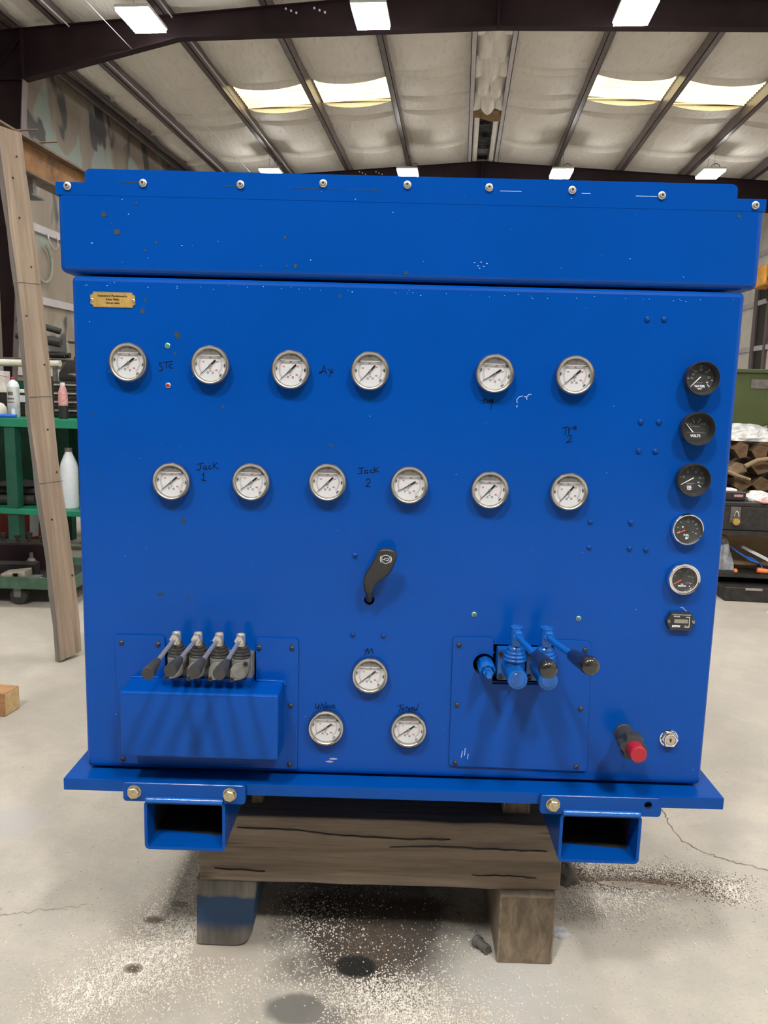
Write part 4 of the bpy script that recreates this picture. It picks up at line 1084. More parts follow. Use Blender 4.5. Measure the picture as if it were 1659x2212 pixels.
writing(S_(.026, .640, k, [(-20, 4), (-9, 7)], [(-14, 6), (-17, -6)], [(-12, 1), (-12, -5), (-8, 1)], [(-6, -4), (-3, 4), (0, -3)], [(1, 2), (2, -4), (6, 3), (7, -3), (10, 3)], [(15, -1), (11, -1), (11, -4), (15, -3), (19, 10)]))
# ---- chipped paint and scratches
def blob(mb, x, z, r, y, asp=1.0, m=0):
    n = 11; ph = random.random() * 6
    mb.flat([(x + r * asp * (.7 + .5 * random.random()) * math.cos(2 * PI * i / n), z + r * (.7 + .5 * random.random()) * math.sin(2 * PI * i / n)) for i in range(n)], y, m)
mb = MB()
for x, z, r in ((-.513, 1.509, .0050), (-.4915, 1.4815, .0060), (-.458, 1.529, .0028), (-.426, 1.466, .0026), (-.445, 1.452, .0024), (-.19, 1.433, .0032), (-.205, 1.433, .002), (.549, 1.531, .0035), (-.003, 1.427, .003), (-.208, 1.479, .0026), (-.50, 1.495, .0018), (-.38, 1.44, .0018), (.08, 1.52, .0014)): blob(mb, *lq(x, z), r, YB - .0002)
for x, z, r in ((-.461, 1.355, .0052), (-.456, 1.374, .0034), (-.401, 1.317, .0052), (-.3985, 1.311, .0040), (-.405, 1.284, .0026), (-.394, .984, .0046), (-.396, .992, .003), (-.413, 1.006, .003), (-.44, .846, .0040), (-.435, .848, .003), (-.387, .843, .0032), (-.321, 1.192, .003), (-.129, 1.131, .0028), (-.125, 1.128, .002), (-.116, 1.389, .0030), (-.554, 1.174, .0030), (-.341, .96, .0022), (-.405, 1.24, .002), (-.25, 1.29, .0014), (.2, 1.33, .0014), (-.30, 1.2, .0016), (-.25, 1.196, .0014), (-.47, .81, .0016), (-.55, 1.06, .0018), (.3, .9, .0014)): blob(mb, x, z, r * .9, -.0003)
part(mb, 'paint_chips', 'chip', kind='stuff')
mb = MB()
for i in range(42):
    x, z = random.uniform(-.57, .57), random.uniform(.53, 1.40)
    blob(mb, x, z, random.uniform(.0003, .0008), -.0003, random.uniform(.6, 1.6))
for i in range(24): blob(mb, random.uniform(-.57, .57), random.uniform(1.435, 1.575), random.uniform(.0003, .0008), YB - .0002, random.uniform(.7, 2.5))
for x, z in ((.112, 1.446), (.118, 1.441), (.123, 1.447), (.128, 1.440), (.133, 1.445), (.121, 1.437)): blob(mb, *lq(x, z), .0009, YB - .0002, 1.4)
for i in range(45): blob(mb, random.uniform(-.57, .57), 1.4015 + random.uniform(-.008, .001), random.uniform(.0003, .0007), -.0005, 1.8)
for s in ([(.200, 1.214), (.199, 1.219), (.203, 1.224), (.209, 1.226)], [(.212, 1.225), (.216, 1.224), (.217, 1.220)], [(.216, 1.224), (.220, 1.229), (.224, 1.229)], [(.200, 1.206), (.2, 1.209)], [(.518, .850), (.522, .8505), (.526, .846), (.530, .8435)], [(.536, .835), (.543, .832)], [(.128, .548), (.130, .560)], [(.134, .552), (.135, .566)], [(.140, .545), (.141, .555)]): mb.ribbon(s, .0013, -.0008 if s[0][0] < .128 or s[0][0] > .15 else -.0049)
for x, z, a in ((-.114, .5345, 3.2), (-.122, .529, 3.6)): blob(mb, x, z, .0022, -.0004, a, 1)
part(mb, 'paint_scratches', ['scratch', 'primer'], kind='stuff')

# =================================================================== TIMBERS UNDER THE MACHINE
def beam(name, label, x0, x1, y0, y1, z0, z1, along, mats, group=None, bev=.004, wob=.0016):
    # a sawn timber; local X runs along the grain
    ln, ww = (x1 - x0, y1 - y0) if along == 'x' else (y1 - y0, x1 - x0)
    hh = z1 - z0; mb = MB(); nx = 10
    vs = []; fs = []
    for i in range(nx + 1):
        x = (i / nx - .5) * ln
        for (yy, zz) in ((-.5, 0), (.5, 0), (.5, 1), (-.5, 1)):
            vs.append((x, yy * ww + random.uniform(-wob, wob), zz * hh + (random.uniform(-wob, wob) if 0 < i < nx else 0)))
    for i in range(nx):
        for q in range(4): fs.append((i * 4 + q, i * 4 + (q + 1) % 4, i * 4 + 4 + (q + 1) % 4, i * 4 + 4 + q))
    mb.add(vs, fs, 0); mb.add([vs[0], vs[1], vs[2], vs[3]], [(0, 1, 2, 3)], 1); mb.add(vs[-4:], [(0, 1, 2, 3)], 1)
    o = mb.build(name, mats, None, cabw((x0 + x1) / 2, (y0 + y1) / 2, z0), rot=(0, 0, A + (0 if along == 'x' else PI / 2)), bevel=bev, seg=2)
    return tag(o, label, 'timber', group)
GT = 'timbers stacked under the machine'
bm_ = beam('timber_beam', 'thick weathered beam lying across the front under the blue machine', -.413, .373, .165, .335, .163, .3165, 'x', ['timber', 'timber_end'], GT)
def crackline(parent, pts, r=.0012):
    mb = MB(); P = []
    for (a, b), (c, d) in zip(pts, pts[1:]):
        for i in range(6): P.append((a + (c - a) * i / 6, b + (d - b) * i / 6 + random.uniform(-.0012, .0012)))
    P.append(pts[-1]); vs = []; fs = []
    for i, (a, b) in enumerate(P):
        h = r * (.4 + random.random()) * (0.2 if i in (0, len(P) - 1) else 1); vs += [(a, -.0872, b - h), (a, -.0872, b + h), (a, -.080, b)]
    for i in range(len(P) - 1):
        for q in ((0, 1), (1, 2), (2, 0)): fs.append((i * 3 + q[0], i * 3 + q[1], i * 3 + 3 + q[1], i * 3 + 3 + q[0]))
    mb.add(vs, fs); mb.build('split', 'socket_dark', parent)
crackline(bm_, [(-.31, .128), (-.18, .124), (-.08, .116), (.05, .112), (.15, .114)], .0011)
crackline(bm_, [(.02, .092), (.12, .097), (.25, .094), (.36, .093)], .0013)
crackline(bm_, [(.20, .032), (.28, .033), (.34, .03)], .0007)
crackline(bm_, [(-.36, .03), (-.25, .026)], .0006)
beam('timber_beam', 'rear beam in the dark behind the front beam', -.40, .38, .66, .82, .163, .3165, 'x', ['timber', 'timber_end'], GT)
beam('timber_block', 'brown square-cut support block at the lower right', .2405, .363, .146, .95, 0, .1625, 'y', ['timber', 'timber_end'], GT)
# left block: rounded at its lower right edge, end painted dark blue
mb = MB(); pr = rounded_poly([(-.066, .003), (.055, .0), (.066, .162), (-.066, .162)], [.004, .05, .006, .004], 8)
vs = []
mb.prism(pr, 0, .78); o = mb.build('timber_block', 'painted_block', None, cabw(-.3555, .171, 0), rot=(0, 0, A), bevel=.004, seg=2)
tag(o, 'dark blue-painted support block with a rounded corner at the lower left', 'timber', GT)
beam('timber_spacer', 'short pale board on edge between base and beam, left end', -.3085, -.283, .215, .86, .3170, .4750, 'y', ['timber', 'timber_end'], GT)
beam('timber_spacer', 'knotty brown board on edge between base and beam, right end', .247, .306, .205, .86, .3170, .4750, 'y', ['timber', 'timber_end'], GT)
# small steel fitting beside the right block, plug set in the floor
mb = MB(); mb.tube([(-.02, 0, .0135), (.008, 0, .0135)], .010, 14); mb.tube([(.008, 0, .0135), (.02, 0, .0135)], .0133, 14)
tag(mb.build('pipe_fitting', 'iron_grey', None, cabw(.212, .185, 0), rot=(0, 0, A + 2.2), smooth=40), 'small steel pipe fitting on the floor against the brown support block', 'fitting')
mb = MB(); mb.lathe([(.0, .0), (.021, .0), (.020, .003), (0, .0035)], 'z', 24)
tag(mb.build('floor_plug', 'disc_grey', None, (.378, .283, 0), smooth=50), 'round grey metal plug in the floor beside the right block', 'plug')
mb = MB(); vs = []; fs = []
for j in range(9):
    for i in range(17):
        a = 2 * PI * i / 16; b = PI / 2 * j / 8
        r = .034 * (1 + .16 * math.sin(3 * a + 2 * j) + .1 * math.sin(7 * a)); vs.append((r * math.cos(a) * math.cos(b), .8 * r * math.sin(a) * math.cos(b),   .045 * math.sin(b) * (1 + .1 * math.sin(5 * a))))
for j in range(8):
    for i in range(16): fs.append((j * 17 + i, j * 17 + i + 1, j * 17 + i + 18, j * 17 + i + 17))
mb.add(vs, fs); tag(mb.build('oily_rag', 'dark_cloth', None, (.415, .49, 0), smooth=80), 'crumpled dark grey rag on the floor behind the right block', 'rag')

# =================================================================== ABSORBENT GRANULES
def granules(name, mat, pts, rad, label):
    n = len(pts); base = np.array([(1, 0, 0), (-.5, .87, 0), (-.5, -.87, 0), (0, 0, .9), (0, 0, -.3)], float)
    tri = np.array([(0, 1, 3), (1, 2, 3), (2, 0, 3), (1, 0, 4), (2, 1, 4), (0, 2, 4)])
    ang = rng.uniform(0, 2 * PI, n); c, s = np.cos(ang), np.sin(ang)
    sx, sy, sz = rng.uniform(.7, 1.3, n), rng.uniform(.7, 1.3, n), rng.uniform(.7, 1.2, n)
    v = base[None] * np.stack([sx, sy, sz], -1)[:, None] * rad[:, None, None]
    x = v[..., 0] * c[:, None] - v[..., 1] * s[:, None]; y = v[..., 0] * s[:, None] + v[..., 1] * c[:, None]
    v = np.stack([x + pts[:, :1], y + pts[:, 1:2], v[..., 2] + rad[:, None] * .3], -1).reshape(-1, 3)
    f = (tri[None] + (np.arange(n) * 5)[:, None, None]).reshape(-1, 3)
    me = bpy.data.meshes.new(name); me.vertices.add(len(v)); me.vertices.foreach_set('co', v.ravel())
    me.loops.add(f.size); me.loops.foreach_set('vertex_index', f.ravel().astype(np.int32))
    me.polygons.add(len(f)); me.polygons.foreach_set('loop_start', np.arange(0, f.size, 3, dtype=np.int32)); me.polygons.foreach_set('loop_total', np.full(len(f), 3, np.int32))
    me.update(calc_edges=True); me.validate(); me.materials.append(MATS[mat])
    o = link(name, me); tag(o, label, 'granules', None, 'stuff')
def scatter(n, cx, cy, rx, ry, rot=0, ring=0):
    p = rng.normal(0, .5, (n, 2)) if not ring else None
    if ring:
        a = rng.uniform(0, 2 * PI, n); r = 1 + rng.normal(0, ring, n); p = np.stack([r * np.cos(a), r * np.sin(a)], -1)
    p = p * np.array([rx, ry]); c, s = math.cos(rot), math.sin(rot)
    return np.stack([cx + p[:, 0] * c - p[:, 1] * s, cy + p[:, 0] * s + p[:, 1] * c], -1)
def keep(p, holes):
    k = np.ones(len(p), bool)
    for x, y, rx, ry in holes:
        d = ((p[:, 0] - x) / rx) ** 2 + ((p[:, 1] - y) / ry) ** 2
        k &= (d > 1) | (rng.random(len(p)) < .06)
    # nothing lies inside the two support blocks
    cA, sA = math.cos(-A), math.sin(-A); lx = p[:, 0] * cA - p[:, 1] * sA; ly = p[:, 0] * sA + p[:, 1] * cA
    k &= ~((ly > .135) & (ly < 1) & (((lx > -.428) & (lx < -.285)) | ((lx > .232) & (lx < .37))))
    return p[k]
HOLES = [(-.075, .115, .045, .034), (-.56, .205, .026, .014), (-.545, .05, .022, .016), (-.52, .265, .024, .012), (-.185, -.015, .060, .046), (-.19, .40, .035, .03)]
wp = np.concatenate([scatter(2600, -.52, .38, .07, .12), scatter(4600, -.49, .22, .13, .13), scatter(4300, -.54, .06, .12, .12), scatter(2600, -.61, -.04, .12, .08),
                     scatter(1000, -.42, .08, .2, .12), scatter(1100, -.19, .24, .14, .14), scatter(2600, .00, .05, .17, .07), scatter(3200, .06, -.01, .17, .07), scatter(500, -.3, .0, .25, .12),
                     scatter(900, .15, .1, .26, .22), scatter(420, -.7, .15, .35, .4), scatter(300, .4, .1, .4, .3), scatter(500, -.1, .5, .35, .2)])
wp = keep(wp, HOLES); wp = wp[wp[:, 1] > -.3]
granules('absorbent_granules', 'granule_white', wp, rng.uniform(.0013, .0030, len(wp)), 'pale absorbent granules strewn over the floor around the left block')
wp = np.concatenate([scatter(1500, .60, .45, .20, .05, .35), scatter(1400, .50, .40, .14, .07, .1), scatter(900, .77, .56, .14, .05, -.2), scatter(900, .82, .50, .07, .05), scatter(800, .56, .56, .22, .05), scatter(500, .55, .35, .3, .12)])
wp = keep(wp, [(.60, .50, .13, .028)])
granules('absorbent_granules', 'granule_white', wp, rng.uniform(.0014, .0032, len(wp)), 'pale absorbent granules strewn on the floor right of the machine')
bp = np.concatenate([scatter(1500, .66, .515, .2, .035, .15), scatter(1300, .52, .50, .14, .035), scatter(800, .8, .50, .07, .05), scatter(700, .60, .555, .2, .03), scatter(500, .45, .53, .05, .06)])
bp = keep(bp, [(.60, .49, .10, .015)])
granules('oily_granules', 'granule_brown', bp, rng.uniform(.0011, .0024, len(bp)), 'dark oil-soaked granules in the patch right of the machine')
bp = keep(np.concatenate([scatter(3800, -.10, .36, .22, .2), scatter(3000, -.05, .17, .13, .12)]), HOLES)
granules('oily_granules', 'granule_brown', bp, rng.uniform(.0010, .0020, len(bp)), 'dark oil-soaked granules under the timber beam')
# =================================================================== LEFT SIDE OF THE WORKSHOP
def one(name, label, cat, mb, mats, loc=(0, 0, 0), rot=None, group=None, **kw):
    return tag(mb.build(name, mats, None, loc, rot=rot, **kw), label, cat, group)
# leaning plank
mb = MB(); ln = 2.335; nx = 16; vs = []; fs = []
for i in range(nx + 1):
    z = ln * i / nx
    for a, b in ((-.057, -.019), (.057, -.019), (.057, .019), (-.057, .019)):
        wob = .0035 if 0 < i < nx else 0
        vs.append((a + random.uniform(-wob, wob) + .006 * math.sin(i * .7), b + random.uniform(-.001, .001), z + (.012 * (a / .057) if i == 0 else 0)))
for i in range(nx):
    for q in range(4): fs.append((i * 4 + q, i * 4 + (q + 1) % 4, i * 4 + 4 + (q + 1) % 4, i * 4 + 4 + q))
mb.add(vs, [f for k_, f in enumerate(fs) if k_ % 4 in (0, 2)], 0); mb.add(vs, [f for k_, f in enumerate(fs) if k_ % 4 in (1, 3)], 1)
mb.add(vs[-4:], [(0, 1, 2, 3)], 1); mb.add(vs[:4], [(0, 1, 2, 3)], 1)
p0, p1 = Vector((-1.610, 1.86, .0)), Vector((-1.915, 2.085, 2.285))
zx = (p1 - p0).normalized(); nrm = Vector((math.sin(R(62)), -math.cos(R(62)), 0)); nrm = (nrm - zx * nrm.dot(zx)).normalized(); xx = (-nrm).cross(zx)
M_ = Matrix((xx, -nrm, zx)).transposed()
for o_ in (mb,): o_.v = [(v[0], v[1], v[2]) for v in o_.v]
mbx = MB(); mbx.v, mbx.f, mbx.m = [(v[2], v[0], v[1]) for v in mb.v], mb.f, mb.m     # grain along local x
Mx = Matrix((zx, xx, -nrm)).transposed()
pk = mbx.build('leaning_plank', ['plank_wood', 'plank_side'], None, p0 + Vector((0, 0, .012)), rot=Mx.to_euler(), bevel=.002, seg=1)
tag(pk, 'long weathered plank leaning against the rusty beam at the left', 'plank')
for u, s in ((.36, .05), (.62, -.02), (.83, .03), (1.02, .01), (1.31, .03), (1.52, -.03), (1.74, .02), (1.95, -.01), (2.12, -.02), (2.22, .01)):
    mb = MB(); mb.lathe([(.0045, 0), (.003, .003), (0, .003)], 'z', 10); mb.build('nail', 'socket_dark', pk, (u, s, -.0205 - .001), rot=(PI, 0, 0))
for u in (.78, 1.16, 1.66):
    mb = MB(); mb.tube([(u, -.060, .012), (u + .002, -.0585, -.0205), (u + .006, -.02, -.0212), (u + .008, .02, -.0212), (u + .010, .0585, -.0205), (u + .012, .060, .01)], .0011, 6); mb.build('tie_wire', 'iron_grey', pk)
# rusty runway beam on two posts
root = thing('runway_beam', 'rusty orange I-beam running back along the left side', 'beam', (-2.03, 2.9, 0))
mb = MB(); mb.box((-.004, -3.4, 2.222), (.004, 3.2, 2.366)); mb.build('beam_web', 'rust_web', root)
mb = MB(); mb.box((-.05, -3.4, 2.366), (.05, 3.2, 2.376)); mb.build('top_flange', 'rust_flange', root)
mb = MB(); mb.box((-.05, -3.4, 2.212), (.05, 3.2, 2.222)); mb.build('bottom_flange', 'rust_flange', root)
for y in (-3.2, 3.05):
    mb = MB(); mb.box((-.045, y - .045, 0), (.045, y + .045, 2.212)); mb.build('post', 'rust_flange', root)
for y in (-.60, -.42):
    mb = MB(); mb.rod((.0, y, 2.383), (.135, y - .01, 2.383), .0045, n=8); mb.build('peg', 'rust_flange', root)
mb = MB(); mb.box((-.035, -.46, 2.13), (.02, -.43, 2.212)); mb.box((-.035, -.5, 2.122), (.035, -.38, 2.13)); mb.build('hanger_bracket', 'iron_grey', root)
# green bench
bench = thing('work_bench', 'heavy green steel bench with a lower shelf, behind the leaning plank', 'bench', (-2.85, 4.1, 0))
mb = MB(); mb.box((-1.2, -.4, .925), (1.15, .45, .985)); mb.build('bench_top', 'green_paint', bench, bevel=.004)
mb = MB(); mb.box((-1.2, -.4, .325), (1.15, .45, .362)); mb.build('shelf', 'green_paint', bench, bevel=.003)
for x in (-1.12, -.095, 1.07):
    for y in (-.35, .4):
        mb = MB(); mb.box((x - .038, y - .038, 0), (x + .038, y + .038, .925)); mb.build('leg', 'green_dark', bench)
mb = MB(); mb.box((-1.2, .43, .362), (1.15, .445, .925)); mb.build('back_panel', 'green_dark', bench)
mb = MB(); mb.box((-1.2, .40, .985), (1.15, .42, 1.24)); mb.build('back_rail', 'green_paint', bench)
mb = MB(); mb.prism([(-.095, .925), (-.095, .60), (-.33, .925)], .395, .405); mb.build('gusset', 'green_dark', bench)
BT = .986
def can(x, y):
    t = thing('spray_can', 'silver spray can with red straw nozzle on the green bench', 'can', (x, y, BT))
    mb = MB(); mb.lathe([(0, 0), (.038, 0), (.0405, .004), (.0405, .205), (.0385, .210)], 'z', 30); mb.build('can_body', 'can_silver', t, smooth=40)
    mb = MB(); mb.lathe([(.0400, .208), (.036, .226), (.027, .243), (.015, .250), (.010, .256), (0, .256)], 'z', 26); mb.build('can_shoulder', 'white_plastic', t, smooth=50)
    mb = MB(); mb.lathe([(.008, .256), (.008, .275), (0, .277)], 'z', 14); mb.build('nozzle', 'red_bright', t)
    mb = MB(); mb.tube([(.004, -.008, .268), (-.06, -.02, .279), (-.125, -.03, .289)], .0022, 6); mb.build('straw', 'red_bright', t)
    mb = MB()
    for a0, a1, z0, z1, k in ((-1.45, -.9, .015, .06, 0), (-2.3, -.95, .10, .108, 1), (-2.2, -1.0, .122, .134, 1), (-2.1, -1.1, .15, .175, 1)):
        for i in range(6):
            a, b = a0 + (a1 - a0) * i / 6, a0 + (a1 - a0) * (i + 1) / 6; r = .0408
            mb.add([(r * math.cos(a), r * math.sin(a), z0), (r * math.cos(b), r * math.sin(b), z0), (r * math.cos(b), r * math.sin(b), z1), (r * math.cos(a), r * math.sin(a), z1)], [(0, 1, 2, 3)], k)
    mb.build('can_label', ['white_plastic', 'iron_grey'], t)
can(-2.955, 3.80)
mb = MB(); mb.lathe([(0, 0), (.055, 0), (.058, .03), (.052, .065), (.034, .09), (.0, .1)], 'z', 26)
one('white_tub', 'round cream tub standing left of the spray can on the bench', 'tub', mb, 'cream', (-3.105, 3.86, BT), smooth=60)
mb = MB(); mb.lathe([(0, 0), (.06, .002), (.075, .012), (.072, .014), (.0, .008)], 'z', 26)
one('metal_dish', 'shallow grey metal dish at the bench edge beside the spray can', 'dish', mb, 'iron_bright', (-3.09, 3.745, BT), smooth=60)
t = thing('battery_case', 'long dark case with a white label behind the spray can', 'case', (-3.03, 4.06, BT))
mb = MB(); mb.box((-.24, -.06, 0), (.16, .07, .165)); mb.build('case_body', 'iron_dark', t, bevel=.006)
mb = MB(); mb.box((-.245, -.065, .165), (.165, .075, .19)); mb.build('case_lid', 'cream', t, bevel=.004)
mb = MB(); mb.box((-.06, -.0625, .10), (.15, -.0602, .148)); mb.build('case_label', 'white_plastic', t)
mb = MB(); mb.box((-.05, -.035, 0), (.05, .035, .125)); one('paper_carton', 'small white printed carton at the left picture edge above the dark case', 'carton', mb, 'white_cloth', (-3.19, 4.05, BT + .191), bevel=.002)
mb = MB(); mb.lathe([(0, 0), (.03, 0), (.034, .02), (.034, .09), (.022, .115), (.016, .14), (0, .142)], 'z', 22)
one('jar', 'small pinkish jar just right of the spray can', 'jar', mb, 'pink_label', (-2.87, 3.86, BT), smooth=50)
t = thing('squeeze_bottle', 'red and black squeeze bottle with pale cap, right of the plank on the bench', 'bottle', (-2.60, 3.80, BT))
mb = MB(); mb.lathe([(0, 0), (.030, 0), (.032, .02), (.031, .09)], 'z', 22); mb.build('bottle_base', 'black_plastic', t, smooth=50)
mb = MB(); mb.lathe([(.031, .09), (.032, .13), (.028, .185), (.019, .215), (.014, .225)], 'z', 22); mb.build('bottle_body', 'pink_label', t, smooth=50)
mb = MB(); mb.lathe([(.015, .222), (.016, .245), (0, .247)], 'z', 18); mb.build('bottle_cap', 'white_plastic', t)
t = thing('drawer_cabinet', 'black small-parts drawer cabinet on the bench beside the blue machine', 'cabinet', (-2.455, 4.18, BT))
mb = MB(); mb.box((-.32, -.2, 0), (.40, .18, .255)); mb.build('carcass', 'black_plastic', t, bevel=.004)
for k in range(4):
    mb = MB(); mb.box((-.30, -.207, .012 + .06 * k), (.38, -.198, .066 + .06 * k)); d = mb.build('drawer', 'iron_dark', t, bevel=.002)
    mb = MB(); mb.box((-.29, -.226, .045 + .06 * k), (.37, -.206, .056 + .06 * k)); mb.build('drawer_pull', 'iron_bright', d)
t = thing('bench_press', 'dark iron screw press with a round wooden top on the drawer cabinet', 'press', (-2.665, 4.17, BT + .256))
mb = MB(); mb.prism([(-.12, 0), (.2, 0), (.2, .07), (.1, .13), (.03, .16), (-.05, .15), (-.12, .06)], -.07, .07); mb.build('press_body', 'iron_dark', t, bevel=.01, smooth=40)
mb = MB(); mb.lathe([(.02, .14), (.022, .17), (.013, .18), (.013, .27)], 'z', 18, c=(-.01, 0, 0)); mb.build('screw_stem', 'iron_dark', t, smooth=40)
mb = MB(); mb.lathe([(0, .265), (.05, .27), (.066, .285), (.05, .296), (0, .298)], 'z', 24, c=(-.01, 0, 0)); mb.build('screw_head', 'plank_side', t, smooth=50)
mb = MB(); mb.rod((-.1, -.05, .06), (.16, -.09, .02), .012); mb.build('handle_bar', 'iron_grey', t)
# rack shelf on the bench carrying bars
t = thing('pipe_rack', 'grey tube rack shelf above the bench behind the plank', 'rack', (-3.0, 4.32, BT))
mb = MB(); mb.rod((-.5, -.1, .385), (.17, -.1, .385), .026, n=18); mb.build('front_tube', 'cream', t, smooth=40)
mb = MB(); mb.rod((-.5, .1, .385), (.17, .1, .385), .026, n=18); mb.build('rear_tube', 'cream', t, smooth=40)
for x in (-.45, .13):
    for y in (-.1, .1):
        mb = MB(); mb.rod((x, y, 0), (x, y, .385), .018, n=12); mb.build('upright', 'iron_grey', t)
mb = MB(); mb.box((-.5, -.12, .411), (.17, .12, .419)); mb.build('shelf_board', 'iron_grey', t)
for k, (a, b, r, lb) in enumerate((((-3.13, 4.235, 1.434), (-2.84, 4.31, 1.436), .024, 'lowest dark bar on the rack shelf behind the plank'),
                                    ((-3.045, 4.385, 1.435), (-2.84, 4.395, 1.435), .021, 'short dark bar at the back of the rack shelf behind the plank'),
                                    ((-3.155, 4.22, 1.575), (-2.85, 4.285, 1.52), .034, 'thick black bar with hollow end tilted on the rack shelf'),
                                    ((-3.165, 4.25, 1.69), (-2.87, 4.32, 1.605), .024, 'uppermost thin dark bar pointing left on the rack shelf'))):
    mb = MB(); a, b = Vector(a), Vector(b); d = b - a; q = d.to_track_quat('Z', 'Y').to_matrix()
    mb.lathe([(0, .03), (r * .4, .03), (r * .4, 0), (r, 0), (r, d.length), (0, d.length)], q, 20)
    one('steel_bar', lb, 'bar', mb, 'iron_dark', a, smooth=40, group='bars on the rack shelf')
mb = MB(); mb.rod((0, 0, 0), (.16, .01, 0), .012); one('blue_marker', 'blue and white marker lying in front of the rack', 'marker', mb, 'blue_strap', (-3.06, 3.72, BT + .012), smooth=40)
# lower shelf
t = thing('white_jug', 'tall white plastic jug on the lower shelf of the green bench', 'jug', (-2.605, 3.86, .362))
mb = MB(); mb.lathe([(0, 0), (.056, 0), (.061, .012), (.061, .28), (.054, .315), (.036, .36), (.024, .385), (.022, .40)], 'z', 26); mb.build('jug_body', 'white_plastic', t, smooth=50)
mb = MB(); mb.lathe([(.026, .395), (.026, .42), (0, .422)], 'z', 18); mb.build('jug_cap', 'iron_grey', t)
for k, (x, y, z, l, r, an, lb) in enumerate(((-3.15, 3.86, .40, .55, .036, .12, 'thick black hose offcut at the front of the lower shelf'), (-3.2, 4.0, .397, .6, .034, -.05, 'black hose offcut in the middle of the lower shelf'),
                                       (-3.1, 3.93, .462, .5, .033, .1, 'black hose offcut lying on top of two others'), (-3.25, 4.12, .395, .5, .032, 0, 'black hose offcut at the back of the lower shelf'))):
    mb = MB(); mb.lathe([(r * .6, 0), (r, 0), (r, l), (r * .6, l), (r * .6, l - .05), (0, l - .05)], 'x', 20, c=(-l / 2, 0, 0)); one('hose_offcut', lb, 'hose', mb, 'black_rubber', (x, y, z), rot=(0, 0, an), smooth=40, group='hose offcuts on the bench shelf')
mb = MB(); mb.add([(-.2, -.1, .0), (.15, -.12, .0), (.24, .04, .0), (-.1, .1, .0), (-.2, -.1, .012), (.15, -.12, .06), (.24, .04, .02), (-.1, .1, .012)], [(0, 1, 2, 3), (4, 5, 6, 7), (0, 1, 5, 4), (1, 2, 6, 5), (2, 3, 7, 6), (3, 0, 4, 7)])
one('rubber_sheet', 'folded black rubber sheet on the hose offcuts', 'sheet', mb, 'black_rubber', (-3.08, 3.95, .497), bevel=.004)
t = thing('red_bucket', 'red bucket with a white label on the floor under the bench', 'bucket', (-3.30, 4.42, 0))
mb = MB(); mb.lathe([(0, .0), (.165, .0), (.170, .01), (.19, .30), (.194, .305), (.186, .305), (.165, .02)], 'z', 34); mb.build('bucket_body', 'red_plastic', t, smooth=40)
mb = MB(); vs = []; fs = []
for i in range(9):
    a = -.72 + .42 * i / 8
    vs += [(.174 * math.cos(a), .174 * math.sin(a), .045), (.192 * math.cos(a), .192 * math.sin(a), .285)]
for i in range(8): fs.append((2 * i, 2 * i + 2, 2 * i + 3, 2 * i + 1))
mb.add(vs, fs); mb.build('bucket_label', 'white_plastic', t)
mb = MB(); mb.box((-.18, -.12, 0), (.2, .14, .20)); one('black_crate', 'black crate on the floor right of the red bucket', 'crate', mb, 'iron_dark', (-2.80, 4.90, 0), bevel=.01)
mb = MB(); mb.box((-.3, -.06, 0), (.3, .06, .07)); one('wood_offcut', 'brown wood offcut on the floor under the bench by the machine', 'offcut', mb, 'firewood', (-2.5, 4.45, 0), bevel=.004)
# low cart with tooling
cart = thing('tool_cart', 'low dark green steel dolly on casters, loaded with tooling', 'cart', (-2.72, 2.86, 0), R(4))
mb = MB(); mb.box((-.75, -.275, .100), (.72, -.262, .165)); mb.build('front_rail', 'cart_green', cart)
mb = MB(); mb.box((-.75, .262, .100), (.72, .275, .165)); mb.build('rear_rail', 'cart_green', cart)
for x in (-.75, .707):
    mb = MB(); mb.box((x, -.262, .100), (x + .013, .262, .165)); mb.build('end_rail', 'cart_green', cart)
mb = MB(); mb.box((-.737, -.262, .110), (.707, .262, .118)); mb.build('deck', 'iron_dark', cart)
for x in (-.62, .40):
    for y in (-.225, .2):
        mb = MB(); mb.lathe([(0, -.018), (.03, -.018), (.048, -.014), (.05, -.008), (.05, .008), (.048, .014), (.03, .018), (0, .018)], '-y', 26, c=(x, y, .05)); wh = mb.build('caster_wheel', 'black_rubber', cart, smooth=40)
        mb = MB(); mb.box((x - .02, y - .026, .045), (x + .02, y - .020, .1)); mb.build('caster_fork', 'iron_grey', wh)
t = thing('steel_channel', 'dark maroon steel channel with clamped bolts lying across the dolly', 'channel', (-2.70, 3.0, .119), R(6))
mb = MB(); mb.prism([(-.5, 0), (.47, 0), (.42, .15), (-.5, .15)], -.05, -.04); mb.build('channel_web', 'maroon_steel', t)
mb = MB(); mb.box((-.5, -.05, .15), (.42, .08, .16)); mb.build('top_flange', 'iron_dark', t)
mb = MB(); mb.box((-.5, -.05, 0), (.47, .08, .01)); mb.build('foot_flange', 'iron_grey', t)
for x, h in ((-.02, .05), (.045, .055), (.105, .05), (.19, .04), (.26, .055), (.335, .035)):
    mb = MB(); mb.lathe([(.012, .16), (.010, .16 + h * .6), (.018, .16 + h * .62), (.02, .16 + h), (0, .16 + h)], 'z', 8, c=(x, 0, 0)); mb.build('bolt', 'iron_dark', t)
for x in (.02, .30):
    mb = MB(); mb.lathe([(.03, .055), (.03, .06), (.02, .075), (.012, .08), (.010, .11), (0, .11)], 'z', 14, c=(x, -.075, 0)); mb.box((x - .03, -.10, .01), (x + .03, -.05, .055)); mb.build('clamp', 'iron_grey', t)
t = thing('machine_vise', 'grey machine vise with bright jaws at the front of the dolly', 'vise', (-2.33, 2.68, .119), R(8))
mb = MB(); mb.box((-.16, -.05, 0), (.13, .05, .035)); mb.build('vise_bed', 'iron_grey', t, bevel=.003)
